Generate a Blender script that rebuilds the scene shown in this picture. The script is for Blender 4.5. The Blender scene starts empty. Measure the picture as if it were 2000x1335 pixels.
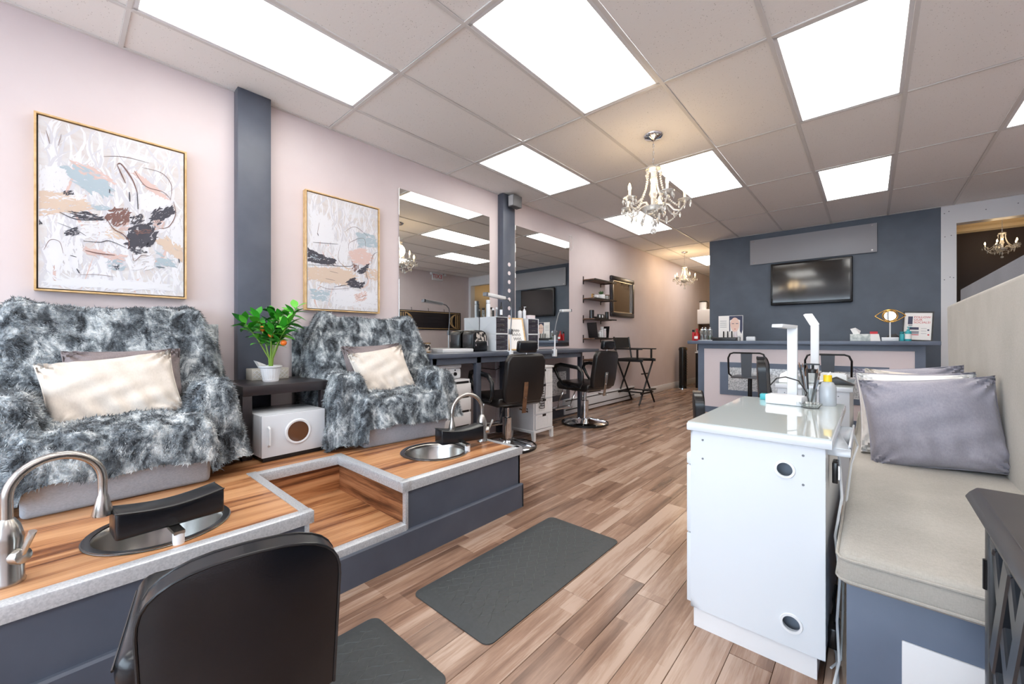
import bpy, bmesh, math, random
import numpy as np
from mathutils import Vector, Matrix
random.seed(7)
S = bpy.context.scene
C = S.collection
T = 0.6096                      # ceiling module (2 ft)
XA = 0.4207                     # first ceiling grid line from the left wall
CEIL = 2.7964
PI = math.pi

# ---------------------------------------------------------------- camera, world, light, exposure
cam_data = bpy.data.cameras.new('camera'); cam = bpy.data.objects.new('camera', cam_data); C.objects.link(cam)
cam.location = (3.2861, -1.4630, 1.0842)
cam.rotation_euler = (PI/2, 0, 0.7261)
cam_data.sensor_width = 36.0; cam_data.lens = 787.608/2000*36.0
cam_data.shift_y = -4.84/2000
cam_data.clip_start = 0.02
S.camera = cam
world = bpy.data.worlds.new('world'); S.world = world; world.use_nodes = True
bg = world.node_tree.nodes['Background']; bg.inputs[0].default_value = (0.72, 0.86, 1.0, 1); bg.inputs[1].default_value = 8.5
S.view_settings.view_transform = 'Standard'; S.view_settings.look = 'None'
S.view_settings.gamma = 1.0; S.view_settings.use_curve_mapping = False
S.view_settings.exposure = 0.07
PANEL_EMIT = 6.6                # troffer diffusers
try:
    S.cycles.use_denoising = True; S.cycles.max_bounces = 8; S.cycles.diffuse_bounces = 6; S.cycles.use_adaptive_sampling = True; S.cycles.adaptive_threshold = 0.05
    S.cycles.glossy_bounces = 4; S.cycles.transmission_bounces = 6; S.cycles.transparent_max_bounces = 8
    S.cycles.sample_clamp_indirect = 6.0; S.cycles.caustics_reflective = False; S.cycles.caustics_refractive = False
except Exception: pass

# ---------------------------------------------------------------- materials
def srgb(r, g, b):
    f = lambda v: (v/255/12.92) if v/255 <= .04045 else ((v/255+.055)/1.055)**2.4
    return (f(r), f(g), f(b), 1.0)
def mat(name, col, rough=.5, metal=0., spec=.5, emit=None, es=0., trans=0., alpha=1., coat=0., sheen=0.):
    m = bpy.data.materials.new(name); m.use_nodes = True
    p = m.node_tree.nodes['Principled BSDF']; I = p.inputs
    I['Base Color'].default_value = srgb(*col); I['Roughness'].default_value = rough; I['Metallic'].default_value = metal
    I['Specular IOR Level'].default_value = spec
    if emit: I['Emission Color'].default_value = srgb(*emit); I['Emission Strength'].default_value = es
    I['Transmission Weight'].default_value = trans; I['Alpha'].default_value = alpha; I['Coat Weight'].default_value = coat
    I['Sheen Weight'].default_value = sheen
    return m
def nd(m, t, **kw):
    n = m.node_tree.nodes.new(t)
    for k, v in kw.items(): setattr(n, k, v)
    return n
def ln(m, a, b): m.node_tree.links.new(a, b)
def pb(m): return m.node_tree.nodes['Principled BSDF']
def coords(m, scale=(1,1,1), rot=(0,0,0), kind='Object'):
    tc = nd(m, 'ShaderNodeTexCoord'); mp = nd(m, 'ShaderNodeMapping')
    mp.inputs['Scale'].default_value = scale; mp.inputs['Rotation'].default_value = rot
    ln(m, tc.outputs[kind], mp.inputs['Vector']); return mp
def ramp(m, stops, interp='LINEAR'):
    r = nd(m, 'ShaderNodeValToRGB'); cr = r.color_ramp; cr.interpolation = interp
    while len(cr.elements) < len(stops): cr.elements.new(.5)
    for e, (p, c) in zip(cr.elements, stops): e.position = p; e.color = srgb(*c) if len(c) == 3 else c
    return r
def noise(m, vec, scale, detail=4, rough=.5, dist=0.):
    n = nd(m, 'ShaderNodeTexNoise'); n.inputs['Scale'].default_value = scale; n.inputs['Detail'].default_value = detail
    n.inputs['Roughness'].default_value = rough; n.inputs['Distortion'].default_value = dist
    ln(m, vec, n.inputs['Vector']); return n
def bump(m, h, strength=.2, dist=.002):
    b = nd(m, 'ShaderNodeBump'); b.inputs['Strength'].default_value = strength; b.inputs['Distance'].default_value = dist
    ln(m, h, b.inputs['Height']); ln(m, b.outputs[0], pb(m).inputs['Normal'])
def noisy(name, c1, c2, scale, rough=.5, stretch=(1,1,1), detail=4, b=0., bd=.002, lo=.35, hi=.65, **kw):
    m = mat(name, c1, rough, **kw); mp = coords(m, stretch); n = noise(m, mp.outputs[0], scale, detail)
    r = ramp(m, [(lo, c1), (hi, c2)]); ln(m, n.outputs[0], r.inputs[0]); ln(m, r.outputs[0], pb(m).inputs['Base Color'])
    if b: bump(m, n.outputs[0], b, bd)
    return m

M = {}
M['pink'] = noisy('pink_wall_paint', (217,206,208), (213,201,203), 3, .55, b=.05)
M['pinkpanel'] = mat('pale_pink_panel', (226,216,220), .45)
M['charcoal'] = noisy('charcoal_paint', (82,88,101), (75,81,94), 6, .42, b=.08)
M['charcoalwall'] = noisy('charcoal_wall_paint', (92,102,116), (85,95,108), 4, .5, b=.08)
M['bluegrey'] = noisy('blue_grey_paint', (104,116,136), (95,107,127), 5, .4, b=.06)
M['white'] = mat('white_paint', (228,229,232), .4)
M['whitegloss'] = mat('white_lacquer', (216,222,229), .12, coat=.3)
M['whiteplastic'] = mat('white_plastic', (226,229,233), .3)
M['cream'] = mat('cream_paint', (240,222,188), .5)
M['black'] = mat('black_satin', (22,22,24), .35)
M['blackmetal'] = mat('black_metal', (20,20,22), .3, metal=.3)
M['blackplastic'] = mat('black_plastic', (24,25,28), .25)
M['screen'] = mat('dark_glass_screen', (10,12,16), .08, spec=.8)
M['chrome'] = mat('chrome', (225,228,232), .08, metal=1.)
M['steel'] = mat('brushed_steel', (186,184,180), .24, metal=1.)
M['alu'] = noisy('aluminium_nosing', (214,217,221), (190,194,199), 160, .4, b=.3, bd=.0008, metal=.5)
M['darkwood'] = noisy('dark_espresso_wood', (48,43,46), (36,32,35), 14, .3, (1,.08,1))
M['brownwood'] = noisy('walnut_wood', (120,86,62), (88,60,42), 20, .45, (1,.1,1))
M['gold'] = mat('brass', (212,170,96), .25, metal=1.)
M['goldwood'] = noisy('pale_gold_frame', (224,190,140), (202,165,112), 30, .4)
M['glass'] = mat('clear_glass', (240,246,246), .03, trans=.9)
M['red'] = mat('red_glass', (170,24,28), .2)
M['teal'] = mat('teal_plastic', (60,170,180), .3)
M['yellow'] = mat('yellow_plastic', (245,205,40), .35)
M['green'] = mat('leaf_green', (70,160,52), .35)
M['orange'] = mat('orange_fruit', (240,120,40), .4)
M['paper'] = mat('paper_white', (244,242,240), .7)
M['redprint'] = mat('red_print', (196,50,62), .6)
M['navyprint'] = mat('navy_print', (62,66,92), .6)
M['greyprint'] = mat('grey_print', (150,150,160), .6)
M['skinprint'] = mat('portrait_print', (236,204,190), .6)
M['brownblack'] = mat('dark_brown_wall', (48,33,28), .6)
M['mirror'] = mat('mirror_glass', (232,234,232), .0, metal=1.)
M['signgrey'] = mat('grey_acrylic', (160,161,166), .45)
M['clear'] = mat('clear_drawer_plastic', (70,66,76), .12)
M['outlet'] = mat('outlet_plate', (235,235,235), .4)
M['hosegrey'] = mat('grey_flex', (120,124,130), .3, metal=.6)
M['candle'] = mat('frosted_candle_tube', (245,240,228), .4)
M['whitefabric'] = noisy('white_linen', (240,238,236), (228,226,224), 30, .85, b=.1)
M['towelpaper'] = mat('tissue_paper', (247,247,247), .9)
M['bulb'] = mat('lit_bulb', (255,230,180), .4, emit=(255,214,150), es=22)
M['diffuser'] = mat('lit_diffuser', (255,255,255), .5, emit=(255,252,246), es=PANEL_EMIT)
M['exitlit'] = mat('exit_sign_face', (250,246,240), .4, emit=(255,250,240), es=.5)

def leather(name, c, rough=.28, sc=90):
    m = noisy(name, c, tuple(max(0, v-6) for v in c), 4, rough); mp = coords(m, (1,1,1))
    v = nd(m, 'ShaderNodeTexVoronoi'); v.inputs['Scale'].default_value = sc*3; ln(m, mp.outputs[0], v.inputs['Vector'])
    bump(m, v.outputs[0], .12, .0006); return m
M['leather'] = leather('black_leatherette', (16,19,25), .27)
M['leatherbrown'] = leather('worn_brown_black_leatherette', (32,29,29))

def fabric(name, c1, c2, rough=.9, sc=420, patch=3, sheen=.15):
    m = mat(name, c1, rough, spec=.2, sheen=sheen)
    mp = coords(m); n = noise(m, mp.outputs[0], patch, 5); w = noise(m, coords(m, (sc, sc*.25, sc*.25)).outputs[0], 1, 2)
    w2 = noise(m, coords(m, (sc*.25, sc*.25, sc)).outputs[0], 1, 2)
    a = nd(m, 'ShaderNodeMath', operation='ADD'); ln(m, w.outputs[0], a.inputs[0]); ln(m, w2.outputs[0], a.inputs[1])
    a2 = nd(m, 'ShaderNodeMath', operation='MULTIPLY_ADD'); a2.inputs[1].default_value = .3
    ln(m, a.outputs[0], a2.inputs[0]); sub = nd(m, 'ShaderNodeMath', operation='MULTIPLY'); sub.inputs[1].default_value = .7
    ln(m, n.outputs[0], sub.inputs[0]); ln(m, sub.outputs[0], a2.inputs[2])
    r = ramp(m, [(.45, c2), (.85, c1)]); ln(m, a2.outputs[0], r.inputs[0]); ln(m, r.outputs[0], pb(m).inputs['Base Color'])
    bump(m, a.outputs[0], .2, .0008); return m
M['chairfabric'] = fabric('grey_chair_weave', (176,186,198), (136,147,161))
M['benchfabric'] = fabric('taupe_bench_weave', (186,182,175), (162,158,150))
M['partfabric'] = fabric('dark_grey_felt', (106,106,116), (88,88,98))
M['greysilk'] = fabric('lavender_grey_silk', (166,163,174), (138,136,148), .45, 300, 2, .3)
M['creamsilk'] = fabric('cream_satin', (226,218,208), (206,197,188), .5, 300, 2, .2)
M['taupesilk'] = fabric('taupe_satin', (150,138,138), (118,108,110), .5, 300, 2, .2)

# mottled faux fur
m = M['fur'] = mat('mottled_faux_fur', (140,150,160), .85, spec=.15, sheen=.2)
n1 = noise(m, coords(m, (1.1,1,.6)).outputs[0], 14, 6, .68, .5); n2 = noise(m, coords(m).outputs[0], 60, 3)
a = nd(m, 'ShaderNodeMath', operation='MULTIPLY_ADD'); a.inputs[1].default_value = .16
ln(m, n2.outputs[0], a.inputs[0]); ln(m, n1.outputs[0], a.inputs[2])
r = ramp(m, [(.44, (46,50,55)), (.54, (98,106,113)), (.62, (158,167,173)), (.73, (228,233,235))]); ln(m, a.outputs[0], r.inputs[0])
ln(m, r.outputs[0], pb(m).inputs['Base Color']); bump(m, n2.outputs[0], .5, .006)

# floor laminate: one plank = one object, tint by object random
def plankmat(name, stops, along=.55, sc=16, rough=.25, strips=True):
    m = mat(name, (150,110,85), rough)
    oi = nd(m, 'ShaderNodeObjectInfo'); tc = nd(m, 'ShaderNodeTexCoord'); ad = nd(m, 'ShaderNodeVectorMath', operation='ADD')
    sc3 = nd(m, 'ShaderNodeVectorMath', operation='SCALE'); ln(m, oi.outputs['Location'], sc3.inputs[0]); sc3.inputs['Scale'].default_value = 3.7
    ln(m, tc.outputs['Object'], ad.inputs[0]); ln(m, sc3.outputs[0], ad.inputs[1])
    mp = nd(m, 'ShaderNodeMapping'); mp.inputs['Scale'].default_value = (1, .07*along/.55, 1); ln(m, ad.outputs[0], mp.inputs['Vector'])
    n = noise(m, mp.outputs[0], sc, 6, .62, .4); n2 = noise(m, mp.outputs[0], sc*9, 3, .6)
    # short strips inside a plank
    mp2 = nd(m, 'ShaderNodeMapping'); mp2.inputs['Scale'].default_value = (16., 1.7, 1); ln(m, ad.outputs[0], mp2.inputs['Vector'])
    fl = nd(m, 'ShaderNodeVectorMath', operation='FLOOR'); ln(m, mp2.outputs[0], fl.inputs[0])
    wn = nd(m, 'ShaderNodeTexWhiteNoise', noise_dimensions='3D'); ln(m, fl.outputs[0], wn.inputs['Vector'])
    a = nd(m, 'ShaderNodeMath', operation='MULTIPLY_ADD'); a.inputs[1].default_value = .26 if strips else 0; ln(m, wn.outputs['Value'], a.inputs[0]); ln(m, n.outputs[0], a.inputs[2])
    b = nd(m, 'ShaderNodeMath', operation='MULTIPLY_ADD'); b.inputs[1].default_value = .22 if strips else 0; ln(m, oi.outputs['Random'], b.inputs[0]); ln(m, a.outputs[0], b.inputs[2])
    c = nd(m, 'ShaderNodeMath', operation='MULTIPLY_ADD'); c.inputs[1].default_value = .22; ln(m, n2.outputs[0], c.inputs[0]); ln(m, b.outputs[0], c.inputs[2])
    r = ramp(m, stops); ln(m, c.outputs[0], r.inputs[0]); ln(m, r.outputs[0], pb(m).inputs['Base Color'])
    bump(m, n2.outputs[0], .06, .0006); return m
M['plank'] = plankmat('brown_laminate', [(.50,(88,66,54)), (.66,(122,94,78)), (.84,(150,120,101)), (1.02,(180,155,138))])
M['deck'] = plankmat('zebrano_laminate', [(.42,(70,42,30)), (.52,(128,80,50)), (.60,(180,126,84)), (.72,(206,156,112))], .35, 15, .32, False)

# ceiling tile with pin-holes
m = M['tile'] = mat('mineral_ceiling_tile', (246,244,242), .9)
mp = coords(m); v = nd(m, 'ShaderNodeTexVoronoi'); v.inputs['Scale'].default_value = 60; ln(m, mp.outputs[0], v.inputs['Vector'])
n = noise(m, mp.outputs[0], 9, 2); gt = nd(m, 'ShaderNodeMath', operation='MULTIPLY_ADD'); gt.inputs[1].default_value = .25
ln(m, n.outputs[0], gt.inputs[0]); ln(m, v.outputs[0], gt.inputs[2])
r = ramp(m, [(.20, (190,186,182)), (.27, (246,244,242))]); ln(m, gt.outputs[0], r.inputs[0]); ln(m, r.outputs[0], pb(m).inputs['Base Color'])
bump(m, gt.outputs[0], .15, .002)
M['tbar'] = mat('ceiling_grid_metal', (222,220,218), .45)
# silver mosaic
m = M['mosaic'] = mat('silver_mosaic', (200,205,210), .2, metal=.25)
v = nd(m, 'ShaderNodeTexVoronoi'); v.inputs['Scale'].default_value = 75; ln(m, coords(m).outputs[0], v.inputs['Vector'])
r = ramp(m, [(.0,(150,154,160)), (.5,(214,218,222)), (1,(250,251,252))]); ln(m, v.outputs['Color'], r.inputs[0]); ln(m, r.outputs[0], pb(m).inputs['Base Color'])
bump(m, v.outputs['Color'], .6, .004)
# crystal
M['crystal'] = mat('cut_crystal', (250,248,243), .03, trans=.55, spec=.9)
# rubber mat with trellis emboss (real ribs are added as geometry)
M['rubber'] = noisy('dark_rubber', (62,66,68), (56,60,62), 60, .55, b=.15)
M['rubberline'] = mat('rubber_rib', (84,88,88), .5)
# greek key / lattice tissue box
m = M['tissuebox'] = mat('patterned_card', (200,196,186), .7)
def canvasmat(name, a, b, c):
    m = mat(name, a, .7); n = noise(m, coords(m, (1,1.2,3)).outputs[0], 3.5, 6, .6, 1.2)
    r = ramp(m, [(.35, b), (.5, a), (.66, c)]); ln(m, n.outputs[0], r.inputs[0]); ln(m, r.outputs[0], pb(m).inputs['Base Color'])
    bump(m, noise(m, coords(m, (1,1,4)).outputs[0], 60, 3).outputs[0], .25, .002); return m
M['canvas'] = canvasmat('painted_canvas', (208,205,206), (202,194,192), (214,217,222))
M['pigwhite'] = mat('white_pigment', (220,221,227), .6); M['pigblue'] = mat('grey_blue_pigment', (168,184,194), .6)
M['pigpale'] = mat('pale_grey_pigment', (202,202,209), .6); M['pigbeige'] = mat('beige_pigment', (206,186,170), .6); M['pigpink'] = mat('blush_pigment', (210,184,178), .6)
M['pigdark'] = mat('slate_pigment', (66,66,76), .6); M['pigbrown'] = mat('umber_pigment', (122,90,84), .6)

# ---------------------------------------------------------------- mesh builder
class B:
    def __init__(s): s.v = []; s.f = []
    def add(s, vs, fs):
        o = len(s.v); s.v += [tuple(p) for p in vs]; s.f += [tuple(i+o for i in f) for f in fs]; return s
    def box(s, x0, x1, y0, y1, z0, z1):
        return s.add([(x0,y0,z0),(x1,y0,z0),(x1,y1,z0),(x0,y1,z0),(x0,y0,z1),(x1,y0,z1),(x1,y1,z1),(x0,y1,z1)],
                     [(0,3,2,1),(4,5,6,7),(0,1,5,4),(1,2,6,5),(2,3,7,6),(3,0,4,7)])
    def prism(s, poly, axis, a0, a1):
        n = len(poly); P = []
        for a in (a0, a1):
            for (u, v) in poly: P.append({'x': (a,u,v), 'y': (u,a,v), 'z': (u,v,a)}[axis])
        return s.add(P, [tuple(range(n))[::-1], tuple(range(n, 2*n))] + [(i, (i+1) % n, n+(i+1) % n, n+i) for i in range(n)])
    def lathe(s, prof, c=(0,0,0), seg=24, axis='z', cap=True):
        P = []; F = []; n = len(prof)
        for k in range(seg):
            a = 2*PI*k/seg; ca, sa = math.cos(a), math.sin(a)
            for (r, h) in prof:
                q = (r*ca, r*sa, h) if axis == 'z' else ((h, r*ca, r*sa) if axis == 'x' else (r*ca, h, r*sa))
                P.append((c[0]+q[0], c[1]+q[1], c[2]+q[2]))
        for k in range(seg):
            k2 = (k+1) % seg
            for i in range(n-1): F.append((k*n+i, k2*n+i, k2*n+i+1, k*n+i+1))
        if cap:
            if prof[0][0] > 1e-5: F.append(tuple(k*n for k in range(seg))[::-1])
            if prof[-1][0] > 1e-5: F.append(tuple(k*n+n-1 for k in range(seg)))
        return s.add(P, F)
    def tube(s, pts, r, seg=8, closed=False, cap=True):
        pts = [Vector(p) for p in pts]; n = len(pts); R = r if isinstance(r, (list, tuple)) else [r]*n
        P = []; F = []; up = None
        for i in range(n):
            a = pts[(i-1) % n] if (closed or i > 0) else pts[i]; b = pts[(i+1) % n] if (closed or i < n-1) else pts[i]
            t = (b-a).normalized()
            if up is None: up = Vector((0,0,1)) if abs(t.z) < .9 else Vector((1,0,0))
            e1 = (up - t*up.dot(t)).normalized(); up = e1; e2 = t.cross(e1)
            for k in range(seg):
                q = 2*PI*k/seg; P.append(tuple(pts[i] + (e1*math.cos(q) + e2*math.sin(q))*R[i]))
        for i in range(n if closed else n-1):
            j = (i+1) % n
            for k in range(seg): k2 = (k+1) % seg; F.append((i*seg+k, i*seg+k2, j*seg+k2, j*seg+k))
        if cap and not closed: F.append(tuple(range(seg))[::-1]); F.append(tuple((n-1)*seg+k for k in range(seg)))
        return s.add(P, F)
    def cyl(s, p0, p1, r, seg=12): return s.tube([p0, p1], r, seg)
    def sphere(s, c, r, seg=10, rings=6, sq=(1,1,1)):
        prof = [(max(0., r*math.sin(PI*i/rings)), -r*math.cos(PI*i/rings)) for i in range(rings+1)]
        o = len(s.v); s.lathe(prof, (0,0,0), seg, cap=False)
        for i in range(o, len(s.v)): x, y, z = s.v[i]; s.v[i] = (c[0]+x*sq[0], c[1]+y*sq[1], c[2]+z*sq[2])
        return s
    def xf(s, mx, start=0):
        for i in range(start, len(s.v)): s.v[i] = tuple(mx @ Vector(s.v[i]))
        return s
    def mesh(s, name, mats, bevel=0., bseg=2, smooth=35, matidx=None):
        me = bpy.data.meshes.new(name); me.from_pydata(s.v, [], s.f)
        bm = bmesh.new(); bm.from_mesh(me)
        bmesh.ops.remove_doubles(bm, verts=bm.verts, dist=1e-6)
        bmesh.ops.recalc_face_normals(bm, faces=bm.faces)
        if bevel:
            es = [e for e in bm.edges if len(e.link_faces) == 2 and e.calc_face_angle(0) > .5]
            bmesh.ops.bevel(bm, geom=es, offset=bevel, segments=bseg, affect='EDGES', profile=.5, clamp_overlap=True)
        bm.to_mesh(me); bm.free()
        for mm in (mats if isinstance(mats, list) else [mats]): me.materials.append(mm)
        if smooth:
            me.polygons.foreach_set('use_smooth', [True]*len(me.polygons)); me.set_sharp_from_angle(angle=math.radians(smooth))
        me.update(); return me
    def part(s, name, m, parent=None, bevel=0., **kw):
        o = bpy.data.objects.new(name, s.mesh(name, m, bevel, **kw)); C.objects.link(o)
        if parent: o.parent = parent
        return o
def tag(o, label, cat, group=None):
    o['label'] = label; o['category'] = cat
    if group: o['group'] = group
    return o
def thing(name, label, cat, loc=(0,0,0), rz=0, group=None):
    o = bpy.data.objects.new(name, None); C.objects.link(o); o.empty_display_size = .05
    o.location = loc; o.rotation_euler = (0,0,rz); return tag(o, label, cat, group)
def struct(name, b, m, bevel=0., **kw):
    o = b.part(name, m, None, bevel, **kw); o['kind'] = 'structure'; return o
def single(name, b, m, label, cat, loc=(0,0,0), rot=(0,0,0), group=None, bevel=0., **kw):
    o = b.part(name, m, None, bevel, **kw); o.location = loc; o.rotation_euler = rot; return tag(o, label, cat, group)
def copy_tree(o, parent=None):
    c = o.copy(); C.objects.link(c)
    if parent: c.parent = parent
    for ch in list(o.children): copy_tree(ch, c)
    return c
def inst(name, me, parent=None, loc=(0,0,0), rot=(0,0,0), scale=(1,1,1)):
    o = bpy.data.objects.new(name, me); C.objects.link(o); o.location = loc; o.rotation_euler = rot; o.scale = scale
    if parent: o.parent = parent
    return o
def rbox(w, d, h, r=.01, seg=3): return B().box(-w/2, w/2, -d/2, d/2, 0, h)
def arc(c, r, a0, a1, n, plane='xz'):
    out = []
    for i in range(n+1):
        a = a0+(a1-a0)*i/n; u, v = r*math.cos(a), r*math.sin(a)
        out.append((c[0]+u, c[1], c[2]+v) if plane == 'xz' else ((c[0], c[1]+u, c[2]+v) if plane == 'yz' else (c[0]+u, c[1]+v, c[2])))
    return out
def text(name, s, size, m, parent, loc, rot, extrude=.0006, align='LEFT', sx=1.):
    cu = bpy.data.curves.new(name, 'FONT'); cu.body = s; cu.size = size; cu.extrude = extrude; cu.align_x = align
    o = bpy.data.objects.new(name, cu); C.objects.link(o)
    me = bpy.data.meshes.new_from_object(o.evaluated_get(bpy.context.evaluated_depsgraph_get())); C.objects.unlink(o); bpy.data.objects.remove(o)
    me.materials.clear(); me.materials.append(m); q = inst(name, me, parent, loc, rot, (sx,1,1)); return q
# ================================================================ STRUCTURE
XR, YF, YB, YE = 5.05, -4.30, 6.11, 10.5       # right wall, front wall, dark back wall, hall end
# ---- floor: planks one by one where the photo shows them, the rest as one field
fl = struct('floor', B().box(-.1, XR+.1, YF-.1, YE+.1, -.12, -.014), M['darkwood'])
PW, PL = .127, 1.22
pm = B().box(-PW/2+.0008, PW/2-.0008, -PL/2+.001, PL/2-.001, -.014, 0).mesh('plank', M['plank'], .0012, bseg=1)
rest = B(); rnd = random.Random(3)
nx = int(XR/PW)+1
for i in range(nx):
    x = PW*(i+.5); off = rnd.random()*PL
    k = 0
    while True:
        y0 = YF - PL + off + k*PL; k += 1
        if y0 > YE: break
        ym = y0 + PL/2
        hidden = (x < 1.55 and y0+PL < .45) or x > 3.3 or ym > 8.3 or ym < -1.5 or (x > 2.85 and ym > .6)
        if x+PW/2 > XR: continue
        if hidden: rest.box(x-PW/2+.0008, x+PW/2-.0008, max(y0, YF)+.001, min(y0+PL, YE)-.001, -.014, 0)
        else: inst('plank', pm, fl, (x, ym, 0))
o = rest.part('plank_field', M['plank'], fl, smooth=0); o['kind'] = 'stuff'

# ---- ceiling: slab, T-bar grid, loose tiles
ce = struct('ceiling', B().box(-.1, XR+.1, YF-.1, YE+.1, CEIL+.05, CEIL+.15), M['white'])
LIGHTS = {(0,-3), (4,-3), (0,-1), (0,1), (0,3), (2,-2), (2,0), (2,2), (4,-1), (4,1), (4,3), (6,-2), (6,0), (6,2), (2,5), (0,6)}
xs = [0.0] + [XA+T*i for i in range(8)] + [XR]
ys = [YF] + [2*T*j for j in range(-3, 9)] + [YE]
def in_void(x, y): return False
tile_mesh = {}
for a in range(len(xs)-1):
    for b_ in range(len(ys)-1):
        i, j = a-1, b_-4
        x0, x1, y0, y1 = xs[a], xs[a+1], ys[b_], ys[b_+1]
        if (i, j) in LIGHTS: continue
        key = (round(x1-x0, 3), round(y1-y0, 3))
        if key not in tile_mesh:
            w, d = x1-x0, y1-y0
            tile_mesh[key] = B().box(-w/2+.009, w/2-.009, -d/2+.009, d/2-.009, -.0005, .014).mesh('ceiling_tile', M['tile'], .003, bseg=1)
        inst('ceiling_tile', tile_mesh[key], ce, ((x0+x1)/2, (y0+y1)/2, CEIL+.002))
for x in xs[1:-1]: B().box(x-.012, x+.012, YF, YE, CEIL-.006, CEIL).part('grid_bar', M['tbar'], ce, .0015, bseg=1)
for y in ys[1:-1]: B().box(0, XR, y-.0115, y+.0115, CEIL-.0055, CEIL).part('grid_bar', M['tbar'], ce, .0015, bseg=1)
B().box(0, .022, YF, YE, CEIL-.006, CEIL).part('edge_trim', M['tbar'], ce)
B().box(1.187, 3.97, YB-.022, YB, CEIL-.006, CEIL).part('edge_trim', M['tbar'], ce)
lx, ly = T-.024, 2*T-.024
lens_me = B().box(-lx/2+.022, lx/2-.022, -ly/2+.022, ly/2-.022, 0, .006).mesh('diffuser', M['diffuser'], smooth=0)
fr = B()
for sgn in (-1, 1):
    fr.box(sgn*lx/2-.012-.010*sgn, sgn*lx/2+.012-.010*sgn, -ly/2, ly/2, -.004, .03)
    fr.box(-lx/2, lx/2, sgn*ly/2-.012-.010*sgn, sgn*ly/2+.012-.010*sgn, -.004, .03)
frame_me = fr.mesh('frame', M['white'], .002, bseg=1)
LNAME = {(0,-3): 'lit ceiling panel at the front window nearest the left wall', (4,-3): 'lit ceiling panel at the front window right of centre', (0,-1): 'lit ceiling panel nearest the left wall above the large abstract painting',
 (0,1): 'lit ceiling panel along the left wall just before the speaker pillar', (0,3): 'small lit ceiling panel behind the hanging chandelier near left wall',
 (2,0): 'large lit ceiling panel in front of the crystal chandelier canopy', (2,2): 'lit ceiling panel right behind the main crystal chandelier',
 (4,1): 'large lit ceiling panel at upper right above the nail tables', (4,3): 'lit ceiling panel closest to the grey wall sign',
 (6,2): 'lit ceiling panel cut by the right edge of the picture', (2,-2): 'lit ceiling panel over the front entrance behind the stools',
 (4,-1): 'lit ceiling panel above the black lattice cabinet', (6,-2): 'lit ceiling panel in the front right corner of the room',
 (6,0): 'lit ceiling panel over the space behind the bench partition', (2,5): 'lit ceiling panel behind the dark feature wall', (0,6): 'lit ceiling panel deep in the back hall'}
for (i, j) in LIGHTS:
    t = thing('ceiling_light', LNAME[(i, j)], 'ceiling light', (XA+T*(i+.5), 2*T*(j+.5), CEIL), 0, 'lit ceiling panels')
    inst('frame', frame_me, t); inst('diffuser', lens_me, t)

# ---- walls
struct('wall_left', B().box(-.12, 0, YF-.1, YE, 0, CEIL+.05), M['pink'])
struct('wall_back', B().box(1.187, 3.97, YB, YB+.14, 0, CEIL+.05), M['charcoalwall'])
struct('wall_right', B().box(XR, XR+.12, YF-.1, 7.4, 0, CEIL+.05), M['pink'])
struct('wall_hall_end', B().box(-.12, 1.3, YE, YE+.12, 0, CEIL+.05), M['cream'])
struct('wall_hall_right', B().box(1.187, 1.287, YB+.14, YE, 0, CEIL+.05), M['cream'])
# doorway to the small dark room, bare white boards with screw heads
d = struct('door_1', B().box(3.97, 4.106, YB-.012, YB+.14, 0, CEIL), M['white'])
B().box(4.106, XR, YB-.012, YB+.14, 2.557, CEIL).part('header_board', M['white'], d)
B().box(4.965, XR, YB-.012, YB+.14, 0, 2.557).part('jamb_board', M['white'], d)
sc = B().lathe([(0,-.001),(.006,-.001),(.006,.001),(0,.001)], seg=8, axis='y').mesh('screw_head', M['hosegrey'])
for (x, z) in [(4.0,2.70),(4.04,2.72),(4.005,2.40),(4.06,2.41),(4.0,1.85),(4.05,1.88),(4.08,1.87),(4.35,2.68),(4.6,2.70),(4.04,1.3)]:
    inst('screw_head', sc, d, (x, YB-.0125, z))
struct('wall_side_room', B().box(3.95, XR, 7.25, 7.37, 0, CEIL+.05), M['brownblack'])
struct('wall_side_room_left', B().box(3.93, 3.99, YB+.14, 7.25, 0, CEIL+.05), M['brownblack'])
cr = B().prism([(7.25,2.62),(7.20,2.64),(7.20,2.68),(7.16,2.70),(7.16,2.74),(7.12,2.78),(7.12,2.80),(7.25,2.80)], 'x', 3.99, XR)
struct('trim_1', cr, M['cream'])
# warm painted liner on right wall inside side room
struct('wall_side_room_right', B().box(XR-.02, XR, YB+.14, 7.25, 0, CEIL), M['cream'])
# front wall with shop window
fw = B(); fw.box(-.1, XR+.1, YF-.12, YF, 0, .35); fw.box(-.1, XR+.1, YF-.12, YF, 2.55, CEIL+.05)
fw.box(-.1, .25, YF-.12, YF, .35, 2.55); fw.box(4.8, XR+.1, YF-.12, YF, .35, 2.55)
struct('wall_front', fw, M['pink'])
w = struct('window_1', B().box(.25, 4.8, YF-.09, YF-.03, .35, .40).box(.25, 4.8, YF-.09, YF-.03, 2.5, 2.55), M['alu'])
for x in (.25, 1.35, 2.5, 3.65, 4.75): B().box(x, x+.05, YF-.09, YF-.03, .40, 2.5).part('mullion', M['alu'], w)
gm = bpy.data.materials.new('window_glass'); gm.use_nodes = True; nt = gm.node_tree; nt.nodes.clear()
o_ = nt.nodes.new('ShaderNodeOutputMaterial'); mx = nt.nodes.new('ShaderNodeMixShader'); tr = nt.nodes.new('ShaderNodeBsdfTransparent'); gl = nt.nodes.new('ShaderNodeBsdfGlossy')
gl.inputs['Roughness'].default_value = .02; mx.inputs[0].default_value = .06
nt.links.new(tr.outputs[0], mx.inputs[1]); nt.links.new(gl.outputs[0], mx.inputs[2]); nt.links.new(mx.outputs[0], o_.inputs[0])
M['thinglass'] = gm
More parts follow.
